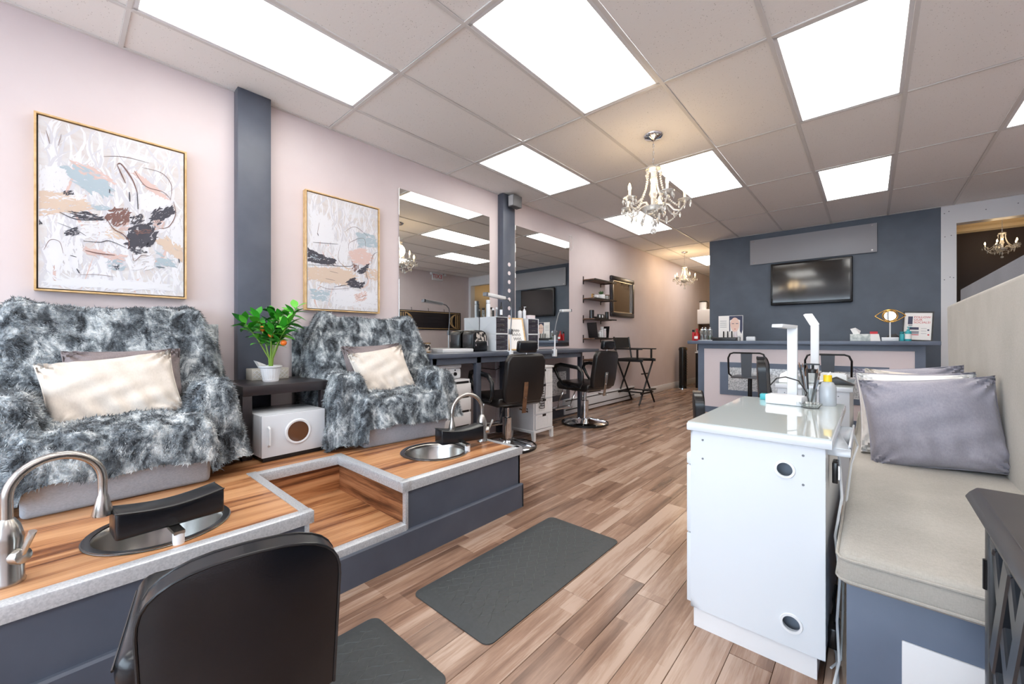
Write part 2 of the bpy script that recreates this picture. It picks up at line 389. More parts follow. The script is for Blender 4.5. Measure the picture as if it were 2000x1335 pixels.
for x0, x1 in ((.3,1.35),(1.4,2.5),(2.55,3.65),(3.7,4.75)): B().box(x0, x1, YF-.062, YF-.058, .4, 2.5).part('pane', gm, w)
struct('ground', B().box(-6, 11, -14, YF-.12, -.25, -.13), mat('pavement', (205,205,203), .9))

# ---- pillars on the left wall
struct('trim_2', B().box(0, .088, -.655, -.452, 0, CEIL), M['charcoal'], .003)
p2 = struct('trim_3', B().box(0, .088, 1.985, 2.192, 0, CEIL), M['charcoal'], .003)
dot = B().lathe([(0,0),(.024,0),(.024,.002),(0,.002)], seg=16, axis='x').mesh('dot', M['pinkpanel'])
for k in range(7): inst('dot', dot, p2, (.088, 2.088, 1.972-.1035*k))
# baseboards
struct('baseboard_left', B().box(0, .014, 5.56, YE, 0, .13), M['white'], .003)
struct('baseboard_back', B().box(1.187, 3.97, YB-.014, YB, 0, .12), M['charcoal'])
struct('baseboard_right', B().box(XR-.014, XR, YF, YB-.02, 0, .12), M['white'])

# electric baseboard heater
t = thing('baseboard_heater', 'long white electric baseboard heater below the wall shelves', 'heater', (0, 4.4, 0))
B().box(0.002, .07, -1.12, 1.14, .02, .235).part('body', M['white'], t, .006)
B().box(.068, .073, -1.10, 1.12, .205, .218).part('slot', M['black'], t)
B().box(.068, .073, -1.10, 1.12, .075, .09).part('slot', M['black'], t)
# dark plinth and panel under the desk live with the desk

# ================================================================ PEDICURE PLATFORM
H = .385
BAS = [(1.305, -1.205), (1.25, .105)]
t = thing('pedicure_platform', 'raised dark pedicure platform with wood deck, silver edging and cut-in step', 'platform', (0, 0, 0))
def plate_hole(b, x0, x1, y0, y1, cx, cy, r, z0, z1, n=40):
    P = []
    for k in range(n):
        a = 2*PI*k/n; ca, sa = math.cos(a), math.sin(a)
        tx = ((x1-cx) if ca > 0 else (x0-cx))/ca if abs(ca) > 1e-9 else 1e9
        ty = ((y1-cy) if sa > 0 else (y0-cy))/sa if abs(sa) > 1e-9 else 1e9
        q = min(tx, ty); P += [(cx+q*ca, cy+q*sa), (cx+r*ca, cy+r*sa)]
    V = [(x, y, z1) for x, y in P] + [(x, y, z0) for x, y in P]; m_ = 2*n; F = []
    for k in range(n):
        a, c = 2*k, 2*((k+1) % n)
        F += [(a, c, c+1, a+1), (m_+a, m_+a+1, m_+c+1, m_+c), (a+1, c+1, m_+c+1, m_+a+1)]
    b.add(V, F)
    # fill the four corners left between rays
    for (X, Y) in ((x0,y0),(x1,y0),(x1,y1),(x0,y1)):
        best = sorted(range(n), key=lambda k: (P[2*k][0]-X)**2+(P[2*k][1]-Y)**2)[:1][0]
        for k in (best-1, best, best+1):
            a, c = P[2*(k % n)], P[2*((k+1) % n)]
            if abs(a[0]-c[0]) > 1e-6 and abs(a[1]-c[1]) > 1e-6: b.add([(a[0],a[1],z1),(X,Y,z1),(c[0],c[1],z1)], [(0,1,2)])
dk = B(); xf_ = 1.555
def deck_with_hole(y0, y1, c, nm):
    b = B(); cx, cy = c
    b.box(0.002, cx-.26, y0, y1, H-.02, H); b.box(cx-.26, xf_, y0, cy-.25, H-.02, H); b.box(cx-.26, xf_, cy+.25, y1, H-.02, H)
    plate_hole(b, cx-.26, xf_, cy-.25, cy+.25, cx, cy, .195, H-.02, H)
    return b.part(nm, M['deck'], t, smooth=0)
deck_with_hole(-2.66, -.80, BAS[0], 'deck'); deck_with_hole(-.32, .52, BAS[1], 'deck')
B().box(.002, .875, -.80, -.32, H-.02, H).part('deck', M['deck'], t)
B().box(.885, 1.56, -.79, -.33, .155, .18).part('step_tread', M['deck'], t)
B().box(.875, .887, -.80, -.32, .16, H-.02).part('step_riser', M['deck'], t)
side_wood = plankmat('zebrano_laminate_turned', [(.42,(62,38,28)), (.52,(112,70,46)), (.60,(158,108,74)), (.72,(182,134,98))], .35, 15, .4, False)
for nn in side_wood.node_tree.nodes:
    if nn.type == 'MAPPING' and nn.inputs['Scale'].default_value[0] == 1: nn.inputs['Scale'].default_value = (.06, 1, 1)
B().box(.885, 1.56, -.333, -.321, .16, H-.02).part('step_side', side_wood, t)
B().box(.885, 1.56, -.801, -.789, .16, H-.02).part('step_side', side_wood, t)
for (a, c, z1) in ((-2.66, -.80, H-.03), (-.32, .535, H-.03), (-.80, -.32, .15)): B().box(1.565, 1.58, a, c, .02, z1).part('riser_panel', M['charcoal'], t)
B().box(0.002, 1.58, .52, .535, .0, H-.03).part('end_panel', M['charcoal'], t)
B().prism([(1.58,0),(1.60,0),(1.60,.142),(1.594,.15),(1.58,.15)], 'y', -2.66, .545).part('skirting', M['charcoal'], t)
B().box(0.01, 1.60, .535, .549, 0, .148).part('skirting', M['charcoal'], t, .002)
# aluminium nosing (rounded L section)
def nose(name, p0, p1, out, z, wd=.042, dp=.046):
    b = B(); prof = [(0,.003),(wd-.008,.003),(wd-.002,.0),(wd,-.007),(wd,-dp),(wd-.003,-dp),(wd-.003,-.008),(0,0)]
    px = Vector((p1[0]-p0[0], p1[1]-p0[1], 0)); o2 = Vector((out[0], out[1], 0))
    V = [];
    for p in (p0, p1):
        for (u, v) in prof: V.append((p[0]+o2.x*(u-wd+.026), p[1]+o2.y*(u-wd+.026), z+v))
    n = len(prof); b.add(V, [tuple(range(n)), tuple(range(n, 2*n))[::-1]] + [(i, (i+1) % n, n+(i+1) % n, n+i) for i in range(n)])
    return b.part(name, M['alu'], t)
nose('nosing', (1.565,-2.66), (1.565,-.775), (1,0), H); nose('nosing', (1.565,-.347), (1.565,.548), (1,0), H)
nose('nosing', (.885,-.80), (.885,-.32), (1,0), H); nose('nosing', (.86,-.795), (1.59,-.795), (0,1), H); nose('nosing', (.86,-.327), (1.59,-.327), (0,-1), H)
nose('nosing', (.006,.522), (1.59,.522), (0,1), H); nose('nosing', (1.565,-.79), (1.565,-.33), (1,0), .18)
for ya in (-.822, -.354): B().box(1.5475, 1.5918, ya, ya+.054, H-.043, H+.0038).part('corner_cap', M['alu'], t, .004)
for ya in (-.813, -.354): B().box(.857, .9125, ya, ya+.046, H-.043, H+.0037).part('corner_cap', M['alu'], t, .003)
for y in (-.803, -.335): B().box(1.562, 1.587, y, y+.018, .15, H-.03).part('corner_strip', M['alu'], t, .002)

# ---- basins with drain
for k, (cx, cy) in enumerate(BAS):
    b_ = thing('foot_basin', ['round stainless foot basin sunk in deck before the left armchair', 'round stainless foot basin sunk in deck before the right armchair'][k], 'basin', (cx, cy, H), 0, 'foot basins')
    B().lathe([(.206,.0005),(.212,.003),(.204,.006),(.19,.004),(.184,-.004),(.180,-.02),(.165,-.14),(.14,-.165),(.03,-.172),(.03,-.174),(.145,-.169),(.172,-.145),(.188,-.02),(.19,.0)], seg=48, cap=False).part('bowl', M['steel'], b_, smooth=50)
    B().lathe([(0,-.171),(.03,-.171),(.033,-.166),(.024,-.166),(.02,-.169),(0,-.169)], seg=20).part('drain', M['chrome'], b_)
    B().lathe([(.187,.004),(.208,.0055),(.208,.0075),(.187,.0065)], seg=48, cap=False).part('rim', mat('basin_rim', (150,152,156), .2, metal=1.), b_)

# ---- gooseneck faucets
def faucet(label, base, spout, top_z, lever):
    f = thing('gooseneck_faucet', label, 'faucet', (base[0], base[1], H), 0, 'gooseneck faucets')
    dx, dy = spout[0]-base[0], spout[1]-base[1]; L = math.hypot(dx, dy); ux, uy = dx/L, dy/L
    B().lathe([(0,0),(.036,0),(.037,.006),(.034,.012),(.033,.09),(.031,.1),(.034,.13),(.026,.165),(.015,.185),(0,.185)], seg=24).part('body', M['steel'], f, smooth=50)
    r = L/2; zc = top_z-H-r; pts = [(0,0,.17)] + [(ux*(r - r*math.cos(a)), uy*(r - r*math.cos(a)), zc + r*math.sin(a)) for a in [PI*i/18 for i in range(19)]]
    a = PI; tan = (ux*math.sin(a), uy*math.sin(a), math.cos(a))
    B().tube(pts, .0125, 12).part('spout', M['steel'], f, smooth=60)
    e = Vector(pts[-1]); tv = Vector(tan).normalized(); q = B(); q.tube([e, e+tv*.02, e+tv*.05, e+tv*.06, e+tv*.115, e+tv*.12], [.012,.0115,.0115,.015,.027,.026], 16); q.part('spray_head', M['steel'], f, smooth=60)
    lx_, ly_ = lever
    B().tube([(0,0,.075),(lx_*.05,ly_*.05,.08)], .022, 14).part('valve', M['steel'], f, .003)
    B().tube([(lx_*.045,ly_*.045,.085),(lx_*.075,ly_*.075,.15)], [.007,.009], 10).part('lever', M['steel'], f)
faucet('brushed steel gooseneck faucet at the left edge of the platform', (1.435,-1.56), (1.40,-1.365), .727, (.75,.66))
faucet('brushed steel gooseneck faucet beside the right foot basin', (1.29,.475), (1.235,.255), .715, (.75,.66))

# ---- padded foot rests
def footrest(label, loc, rz):
    f = thing('foot_rest', label, 'foot rest', (loc[0], loc[1], H), rz, 'padded foot rests')
    n = 14; V = []; F = []
    hw = .15; prof = []
    for i in range(n+1):
        x = -hw+2*hw*i/n; prof.append((x, .138 - .018*math.cos(PI*x/(2*hw)*1.0)))
    poly = [(-hw,.045)] + [(hw,.045)] + prof[::-1]
    B().prism(poly, 'y', -.055, .055).part('pad', M['leather'], f, .009, bseg=3, smooth=50)
    for sy in (-1, 1): B().tube([(x, sy*.0545, z-.004) for x, z in prof], .0022, 6).part('seam', M['blackplastic'], f)
    B().box(-.015, .015, -.12, .03, .035, .046).part('bracket', M['steel'], f)
    B().lathe([(0,0),(.017,0),(.017,.036),(0,.036)], (.0,-.105,0), 14).part('post', M['whiteplastic'], f)
footrest('black padded foot rest on the left foot basin', (1.405,-1.195), math.radians(94))
footrest('black padded foot rest on the right foot basin', (1.30,.265), math.radians(76))
# ================================================================ ARMCHAIRS WITH FUR THROWS
def armchair(label, loc, rz):
    t = thing('armchair', label, 'armchair', (loc[0], loc[1], H), rz, 'pedicure armchairs')
    b = B().prism([(-.40,.0),(.38,.0),(.43,.17),(-.40,.17)], 'y', -.30, .30); b.part('base', M['chairfabric'], t, .02, bseg=3)
    B().box(-.38, .41, -.27, .27, .17, .31).part('seat_cushion', M['chairfabric'], t, .04, bseg=3)
    B().prism([(-.41,.1),(-.15,.1),(-.24,.82),(-.36,.84),(-.41,.8)], 'y', -.35, .35).part('backrest', M['chairfabric'], t, .04, bseg=3)
    for s_ in (-1, 1): B().box(-.36, .30, min(s_*.275, s_*.41), max(s_*.275, s_*.41), .06, .44).part('arm', M['chairfabric'], t, .05, bseg=3)
    return t
def vnoise(rg, shape, cell):
    gy, gx = shape[0]//cell+3, shape[1]//cell+3; g = rg.standard_normal((gy, gx))
    yy, xx = np.mgrid[0:shape[0], 0:shape[1]]/cell; y0, x0 = yy.astype(int), xx.astype(int); fy, fx = yy-y0, xx-x0
    fy, fx = fy*fy*(3-2*fy), fx*fx*(3-2*fx)
    return (g[y0,x0]*(1-fx)+g[y0,x0+1]*fx)*(1-fy)+(g[y0+1,x0]*(1-fx)+g[y0+1,x0+1]*fx)*fy
def fur_throw(label, loc, rz, seed, hemL, hemR, tagside=None):
    rg = np.random.default_rng(seed); st = .01
    X = np.arange(-.56, .62, st); Y = np.arange(-.60, .601, st); x, y = np.meshgrid(X, Y); ay = np.abs(y)
    H0 = np.full(x.shape, -1.)
    seat = (ay < .30) & (x > -.3) & (x < .425); H0[seat] = .325 - .02*np.clip((x[seat]-.2)/.2, 0, 1)
    arm = (ay > .262) & (ay < .425) & (x > -.38) & (x < .315)
    H0[arm] = np.maximum(H0[arm], .462 - .9*np.clip(np.abs(ay[arm]-.345)-.04, 0, 1)**2*12 - .25*np.clip(x[arm]-.22, 0, 1))
    backh = np.where(x < -.235, .855 + .028*np.exp(-((ay-.33)/.05)**2), .855 - (x+.235)*4.4)
    bk = (ay < .375) & (x > -.43) & (x < -.12); H0[bk] = np.maximum(H0[bk], backh[bk])
    def dil(A, k, R, mask=None):
        out = A.copy(); n = int(R/st)
        for dy in range(-n, n+1):
            for dx in range(-n, n+1):
                dd = math.hypot(dx, dy)*st
                if dd == 0 or dd > R: continue
                sh = np.full(A.shape, -9.); ys0, ys1 = max(0,dy), min(A.shape[0], A.shape[0]+dy); xs0, xs1 = max(0,dx), min(A.shape[1], A.shape[1]+dx)
                sh[ys0:ys1, xs0:xs1] = A[ys0-dy:ys1-dy, xs0-dx:xs1-dx] - k*dd
                out = np.maximum(out, sh)
        return out if mask is None else np.where(mask, out, A)
    A = dil(H0, 2.6, .16, (ay < .45) & (x < .3) & (x > -.47))
    D = dil(A, 7., .075)
    for _ in range(2):
        P = np.pad(D, 1, mode='edge'); D2 = (P[:-2,1:-1]+P[2:,1:-1]+P[1:-1,:-2]+P[1:-1,2:]+2*D)/6; D = np.where(D > -.5, np.where(D2 > -.3, D2, D), D)
    fold = vnoise(rg, x.shape, 9)*.010 + vnoise(rg, x.shape, 5)*.005
    hem = np.where(y > 0, hemR, hemL) + .02*vnoise(rg, x.shape, 8)
    hem = np.where((ay < .29) & (x > .3), .135 + .012*vnoise(rg, x.shape, 10), hem)
    hem = np.where(x < -.43, .80, hem)
    rough_xy = vnoise(rg, x.shape, 6)*.008
    Z = np.maximum(D + .012 + fold, hem); keep = D > hem
    k4 = keep[:-1,:-1] | keep[1:,:-1] | keep[:-1,1:] | keep[1:,1:]; k4 &= (D[:-1,:-1] > -.9) & (D[1:,1:] > -.9) & (D[1:,:-1] > -.9) & (D[:-1,1:] > -.9)
    gy, gx = np.gradient(D, st); gl = np.sqrt(gx**2+gy**2)+1e-6; steep = np.clip(gl-2, 0, 3)/3
    px = x - gx/gl*steep*(rough_xy+.004) ; py = y - gy/gl*steep*(rough_xy+.004)
    ids = np.arange(x.size).reshape(x.shape); fi = np.argwhere(k4)
    F = [(ids[i,j], ids[i,j+1], ids[i+1,j+1], ids[i+1,j]) for i, j in fi]
    used = np.unique(np.array(F)); remap = -np.ones(x.size, int); remap[used] = np.arange(len(used))
    V = np.stack([px.ravel(), py.ravel(), Z.ravel()], 1)[used]; F = [tuple(int(remap[q]) for q in f) for f in F]
    me = bpy.data.meshes.new('fur_throw'); me.from_pydata(V.tolist(), [], F); me.materials.append(M['fur'])
    me.polygons.foreach_set('use_smooth', [True]*len(F)); me.update()
    o = inst('fur_throw', me, None, (loc[0], loc[1], H), (0,0,rz)); tag(o, label, 'throw', 'fur throws')
    # pile: short bent strands over the whole surface
    Fa = np.array(F); Q = V[Fa]; e1, e2 = Q[:,1]-Q[:,0], Q[:,3]-Q[:,0]; nr = np.cross(e1, e2); ar = np.linalg.norm(nr, axis=1); nr /= ar[:,None]+1e-9
    N = 52000; idx = rg.choice(len(F), N, p=ar/ar.sum()); u, v = rg.random(N)[:,None], rg.random(N)[:,None]
    p = Q[idx,0]*(1-u)*(1-v)+Q[idx,1]*u*(1-v)+Q[idx,2]*u*v+Q[idx,3]*(1-u)*v; n = nr[idx]
    comb = np.stack([.25*np.sin(p[:,1]*17+p[:,2]*23), .35*np.sin(p[:,0]*19+p[:,2]*15), np.full(N, -.55)], 1)
    d = n*.55 + comb + rg.standard_normal((N,3))*.28; d -= n*np.minimum(0, (d*n).sum(1))[:,None]*1.2; d /= np.linalg.norm(d, axis=1)[:,None]
    L = (.012+.014*rg.random(N))[:,None]; sd = np.cross(d, n); sd /= np.linalg.norm(sd, axis=1)[:,None]+1e-9; wv = .0016
    P0, P1, P2 = p-sd*wv, p+sd*wv, p+(d*.6+n*.3)*L*.6; P3 = p+d*L
    VV = np.stack([P0, P1, P2-sd*wv*.8, P2+sd*wv*.8, P3], 1).reshape(-1, 3)
    k = np.arange(N)*5; tris = np.stack([k,k+1,k+3, k,k+3,k+2, k+2,k+3,k+4], 1).reshape(-1, 3)
    mm = bpy.data.meshes.new('fur_pile'); mm.vertices.add(len(VV)); mm.vertices.foreach_set('co', VV.ravel()); mm.loops.add(tris.size); mm.loops.foreach_set('vertex_index', tris.ravel())
    mm.polygons.add(len(tris)); mm.polygons.foreach_set('loop_start', np.arange(0, tris.size, 3)); mm.polygons.foreach_set('loop_total', np.full(len(tris), 3)); mm.materials.append(M['fur'])
    mm.update(calc_edges=True); mm.validate(); f = inst('fur_pile', mm, o); f['kind'] = 'stuff'
    return o
AC1, AC2 = ((.47,-1.262), 0.0), ((.53,.175), math.radians(-7))
armchair('grey upholstered armchair under fur throw beneath the large painting', *AC1)
armchair('grey upholstered armchair under fur throw beside the wall desk', *AC2)
fur_throw('mottled grey faux fur throw draped over the left armchair', *AC1, 5, .06, .08)
th2 = fur_throw('mottled grey faux fur throw draped over the right armchair', *AC2, 11, .03, .12)
B().box(0, .002, -.012, .012, -.035, 0).part('care_tag', M['whitefabric'], th2).location = (-.30, -.437, .62)

def pillow(name, w, h, th, m, label, loc, rot, seed, group=None, wr=.010, par=None):
    rg = np.random.default_rng(seed); n = 36; P = []; F = []
    ph = rg.random(8)*6.28
    for side in (1, -1):
        for i in range(n+1):
            for j in range(n+1):
                u, v = -1+2*i/n, -1+2*j/n
                e = (1-abs(u)**2.6)*(1-abs(v)**2.6); z = th/2*max(e, 0)**.42
                pin = 1 - .055*(1-abs(v)**2)*abs(u)**4 ; pin2 = 1 - .055*(1-abs(u)**2)*abs(v)**4
                wk = wr*(math.sin(5*u+3*v+ph[0])*.7+math.sin(9*v-6*u+ph[1])*.5+math.sin(16*u+4*v+ph[2])*.35+math.sin(3*u-14*v+ph[3])*.4)*min(1, e*3)
                cr = .022*max(0, (abs(u)*abs(v)-.30))*math.sin(9*math.atan2(1-abs(v)*.9, 1-abs(u)*.9+.01)*2+ph[4]) + .006*math.exp(-((v+.55)/.25)**2)*math.sin(17*u+4*v+ph[5])*(1-u*u)
                P.append((u*w/2*pin, v*h/2*pin2, side*(z+wk*.6+cr*2+.0015)))
    q = (n+1)**2
    for s_ in (0, 1):
        for i in range(n):
            for j in range(n):
                a = s_*q+i*(n+1)+j; f = (a, a+n+1, a+n+2, a+1); F.append(f if s_ == 0 else f[::-1])
    ring = [i*(n+1) for i in range(n+1)] + [n*(n+1)+j for j in range(1, n+1)] + [i*(n+1)+n for i in range(n-1, -1, -1)] + [j for j in range(n-1, 0, -1)]
    for k in range(len(ring)): a, b = ring[k], ring[(k+1) % len(ring)]; F.append((a, b, b+q, a+q))
    o = B().add(P, F).part(name, m, None, smooth=80); o.location = loc; o.rotation_euler = rot; tag(o, label, 'pillow', group)
    B().tube([tuple(np.array(P[k])*np.array([1,1,0])) for k in ring], .0035, 6, closed=True).part('piping', m, o)
    return o
def face_rot(nrm_deg, tilt, roll):   # pillow plane: local x = width, local y = up, local z = facing
    return (Matrix.Rotation(math.radians(nrm_deg), 4, 'Z') @ Matrix.Rotation(math.radians(90-tilt), 4, 'X') @ Matrix.Rotation(math.radians(roll), 4, 'Z')).to_euler()
# facing +X: rotate about Z by +90 from facing -Y
pillow('throw_pillow', .45, .33, .11, M['taupesilk'], 'taupe satin pillow tucked behind the cream one on left armchair', (.41,-1.225,.872), face_rot(90, 20, 1), 1)
pillow('throw_pillow', .48, .36, .13, M['creamsilk'], 'cream satin pillow leaning on the left armchair', (.53,-1.275,.832), face_rot(90, 26, 7), 2)
pillow('throw_pillow', .45, .33, .11, M['taupesilk'], 'taupe satin pillow tucked behind the cream one on right armchair', (.45,.15,.885), face_rot(83, 20, 3), 3)
pillow('throw_pillow', .42, .37, .13, M['creamsilk'], 'cream satin pillow leaning on the right armchair', (.575,.145,.84), face_rot(83, 25, 9), 4)

# ================================================================ SIDE TABLE, PLANT, TISSUES, TOWEL CABINET
t = thing('side_table', 'dark espresso wooden side table between the two armchairs', 'table', (.35,-.515,H), 0)
B().box(-.25, .25, -.245, .25, .37, .428).part('table_top', M['darkwood'], t, .003)
for sx in (-1, 1):
    for sy in (-1, 1): B().box(sx*.225-.025, sx*.225+.025, sy*.222-.025, sy*.222+.025, 0, .37).part('leg', M['darkwood'], t, .002)
t = thing('towel_cabinet', 'white hot towel cabinet with round door window under the side table', 'cabinet', (.53,-.517,H), math.radians(2))
B().box(-.19, .16, -.19, .17, .025, .265).part('body', M['whitegloss'], t, .006)
dr = B().box(.163, .186, -.19, .17, .025, .265).part('door', M['whitegloss'], t, .005)
B().lathe([(.058,0),(.075,0),(.075,.006),(.07,.01),(.06,.008)], (.186,.005,.15), 32, 'x', cap=False).part('window_ring', M['whiteplastic'], dr)
B().lathe([(0,.001),(.062,.001),(.062,.004),(0,.004)], (.186,.005,.15), 32, 'x').part('window_glass', mat('amber_dark_glass', (96,62,42), .08), dr)
B().tube([(.186,-.155,.09),(.204,-.155,.10),(.207,-.155,.145),(.204,-.155,.19),(.186,-.155,.20)], .006, 8).part('handle', M['whiteplastic'], dr)
B().box(-.18, .175, -.18, .165, 0, .026).part('base', M['black'], t, .003)

pz = H+.428
t = thing('potted_plant', 'small potted citrus plant with green leaves and oranges on side table', 'plant', (.375,-.545,pz), 0)
b = B(); n = 20; prof = []
V = []; F = []; lev = [(.044,0),(.047,.012),(.046,.016),(.060,.088),(.066,.092),(.067,.102),(.061,.102),(.056,.085)]
seg = 60
for k in range(seg):
    a = 2*PI*k/seg; ri = 1-.045*(1 if k % 3 == 0 else 0)
    for q, (r, z) in enumerate(lev): rr = r*(ri if q in (2, 3) else 1); V.append((rr*math.cos(a), rr*math.sin(a), z))
nl = len(lev)
for k in range(seg):
    k2 = (k+1) % seg
    for q in range(nl-1): F.append((k*nl+q, k2*nl+q, k2*nl+q+1, k*nl+q+1))
F.append(tuple(k*nl for k in range(seg))[::-1]); b.add(V, F).part('pot', M['white'], t)
B().lathe([(0,.08),(.056,.08),(.056,.088),(0,.092)], seg=20).part('soil', mat('moss', (96,120,60), .9), t)
rl = random.Random(21)
st = B()
stems = []
for k in range(7):
    a = k*2.4+.3; h = .24+.18*rl.random(); rr = .08+.13*rl.random()
    pts = [(.006*math.cos(a), .006*math.sin(a), .07), (.012*math.cos(a), .012*math.sin(a), .15), (rr*.5*math.cos(a), rr*.5*math.sin(a), .15+h*.45), (rr*math.cos(a), rr*math.sin(a), .10+h)]
    st.tube(pts, [.006,.005,.004,.002], 6); stems.append(pts)
st.part('stem', mat('stem_green', (132,168,70), .5), t)
# leaf: pointed oval with fold
lf = B(); V = []; nn = 8
for i in range(nn+1):
    s_ = i/nn; w_ = .5*math.sin(PI*s_**.85)*.42; V += [(s_, -w_, .06*s_*(1-s_)*2+w_*.35), (s_, 0, .06*math.sin(PI*s_)), (s_, w_, .06*s_*(1-s_)*2+w_*.35)]
F = []
for i in range(nn):
    for j in (0, 1): F.append((i*3+j, i*3+3+j, i*3+4+j, i*3+1+j))
greens = [mat('leaf_green_a', (58,150,44), .35), mat('leaf_green_b', (96,186,62), .35), mat('leaf_green_c', (40,112,44), .35)]
lmes = [B().add(V, F).mesh('leaf', g, smooth=60) for g in greens]
for k in range(190):
    p = stems[rl.randrange(7)]; f = -.35+1.35*rl.random(); q0, q1 = Vector(p[2]), Vector(p[3]); base = q0.lerp(q1, f)
    a = rl.random()*2*PI; el = rl.uniform(-.35, .95); s_ = rl.uniform(.075, .115)
    o = inst('leaf', lmes[rl.choice((0,0,1,1,2))], t, base, (rl.uniform(-.5,.5), -el, a), (s_, s_, s_))
for (x, y, z) in ((.07,-.02,.30),(.08,.05,.25),(.02,-.05,.34)): B().sphere((x, y, z), .019, 14, 9).part('orange_fruit', M['orange'], t, smooth=80)

t = thing('tissue_box', 'patterned tissue box behind the potted plant on side table', 'tissue box', (.175,-.50,pz), math.radians(3))
B().box(-.055, .055, -.115, .115, 0, .075).part('box', M['tissuebox'], t, .002)
lat = B()
for k in range(-1, 9):
    y = -.115+.0288*k
    for s_ in (1, -1):
        y2 = y+.0575*s_; pts = []
        for q in range(9):
            yy = y+(y2-y)*q/8; zz = .009+.057*q/8
            if -.113 < yy < .113: pts.append((.0556, yy, zz))
        if len(pts) > 1: lat.tube(pts, .0016, 4)
lat.part('lattice_print', M['white'], t)
B().add([(-.02,-.05,.073),(.02,-.05,.073),(.03,.0,.073),(-.03,.0,.073),(-.01,-.085,.13),(.02,-.075,.125),(.012,-.02,.10),(-.015,-.03,.105)],
        [(0,1,5,4),(1,2,6,5),(2,3,7,6),(3,0,4,7),(4,5,6,7)]).part('tissue', M['towelpaper'], t)
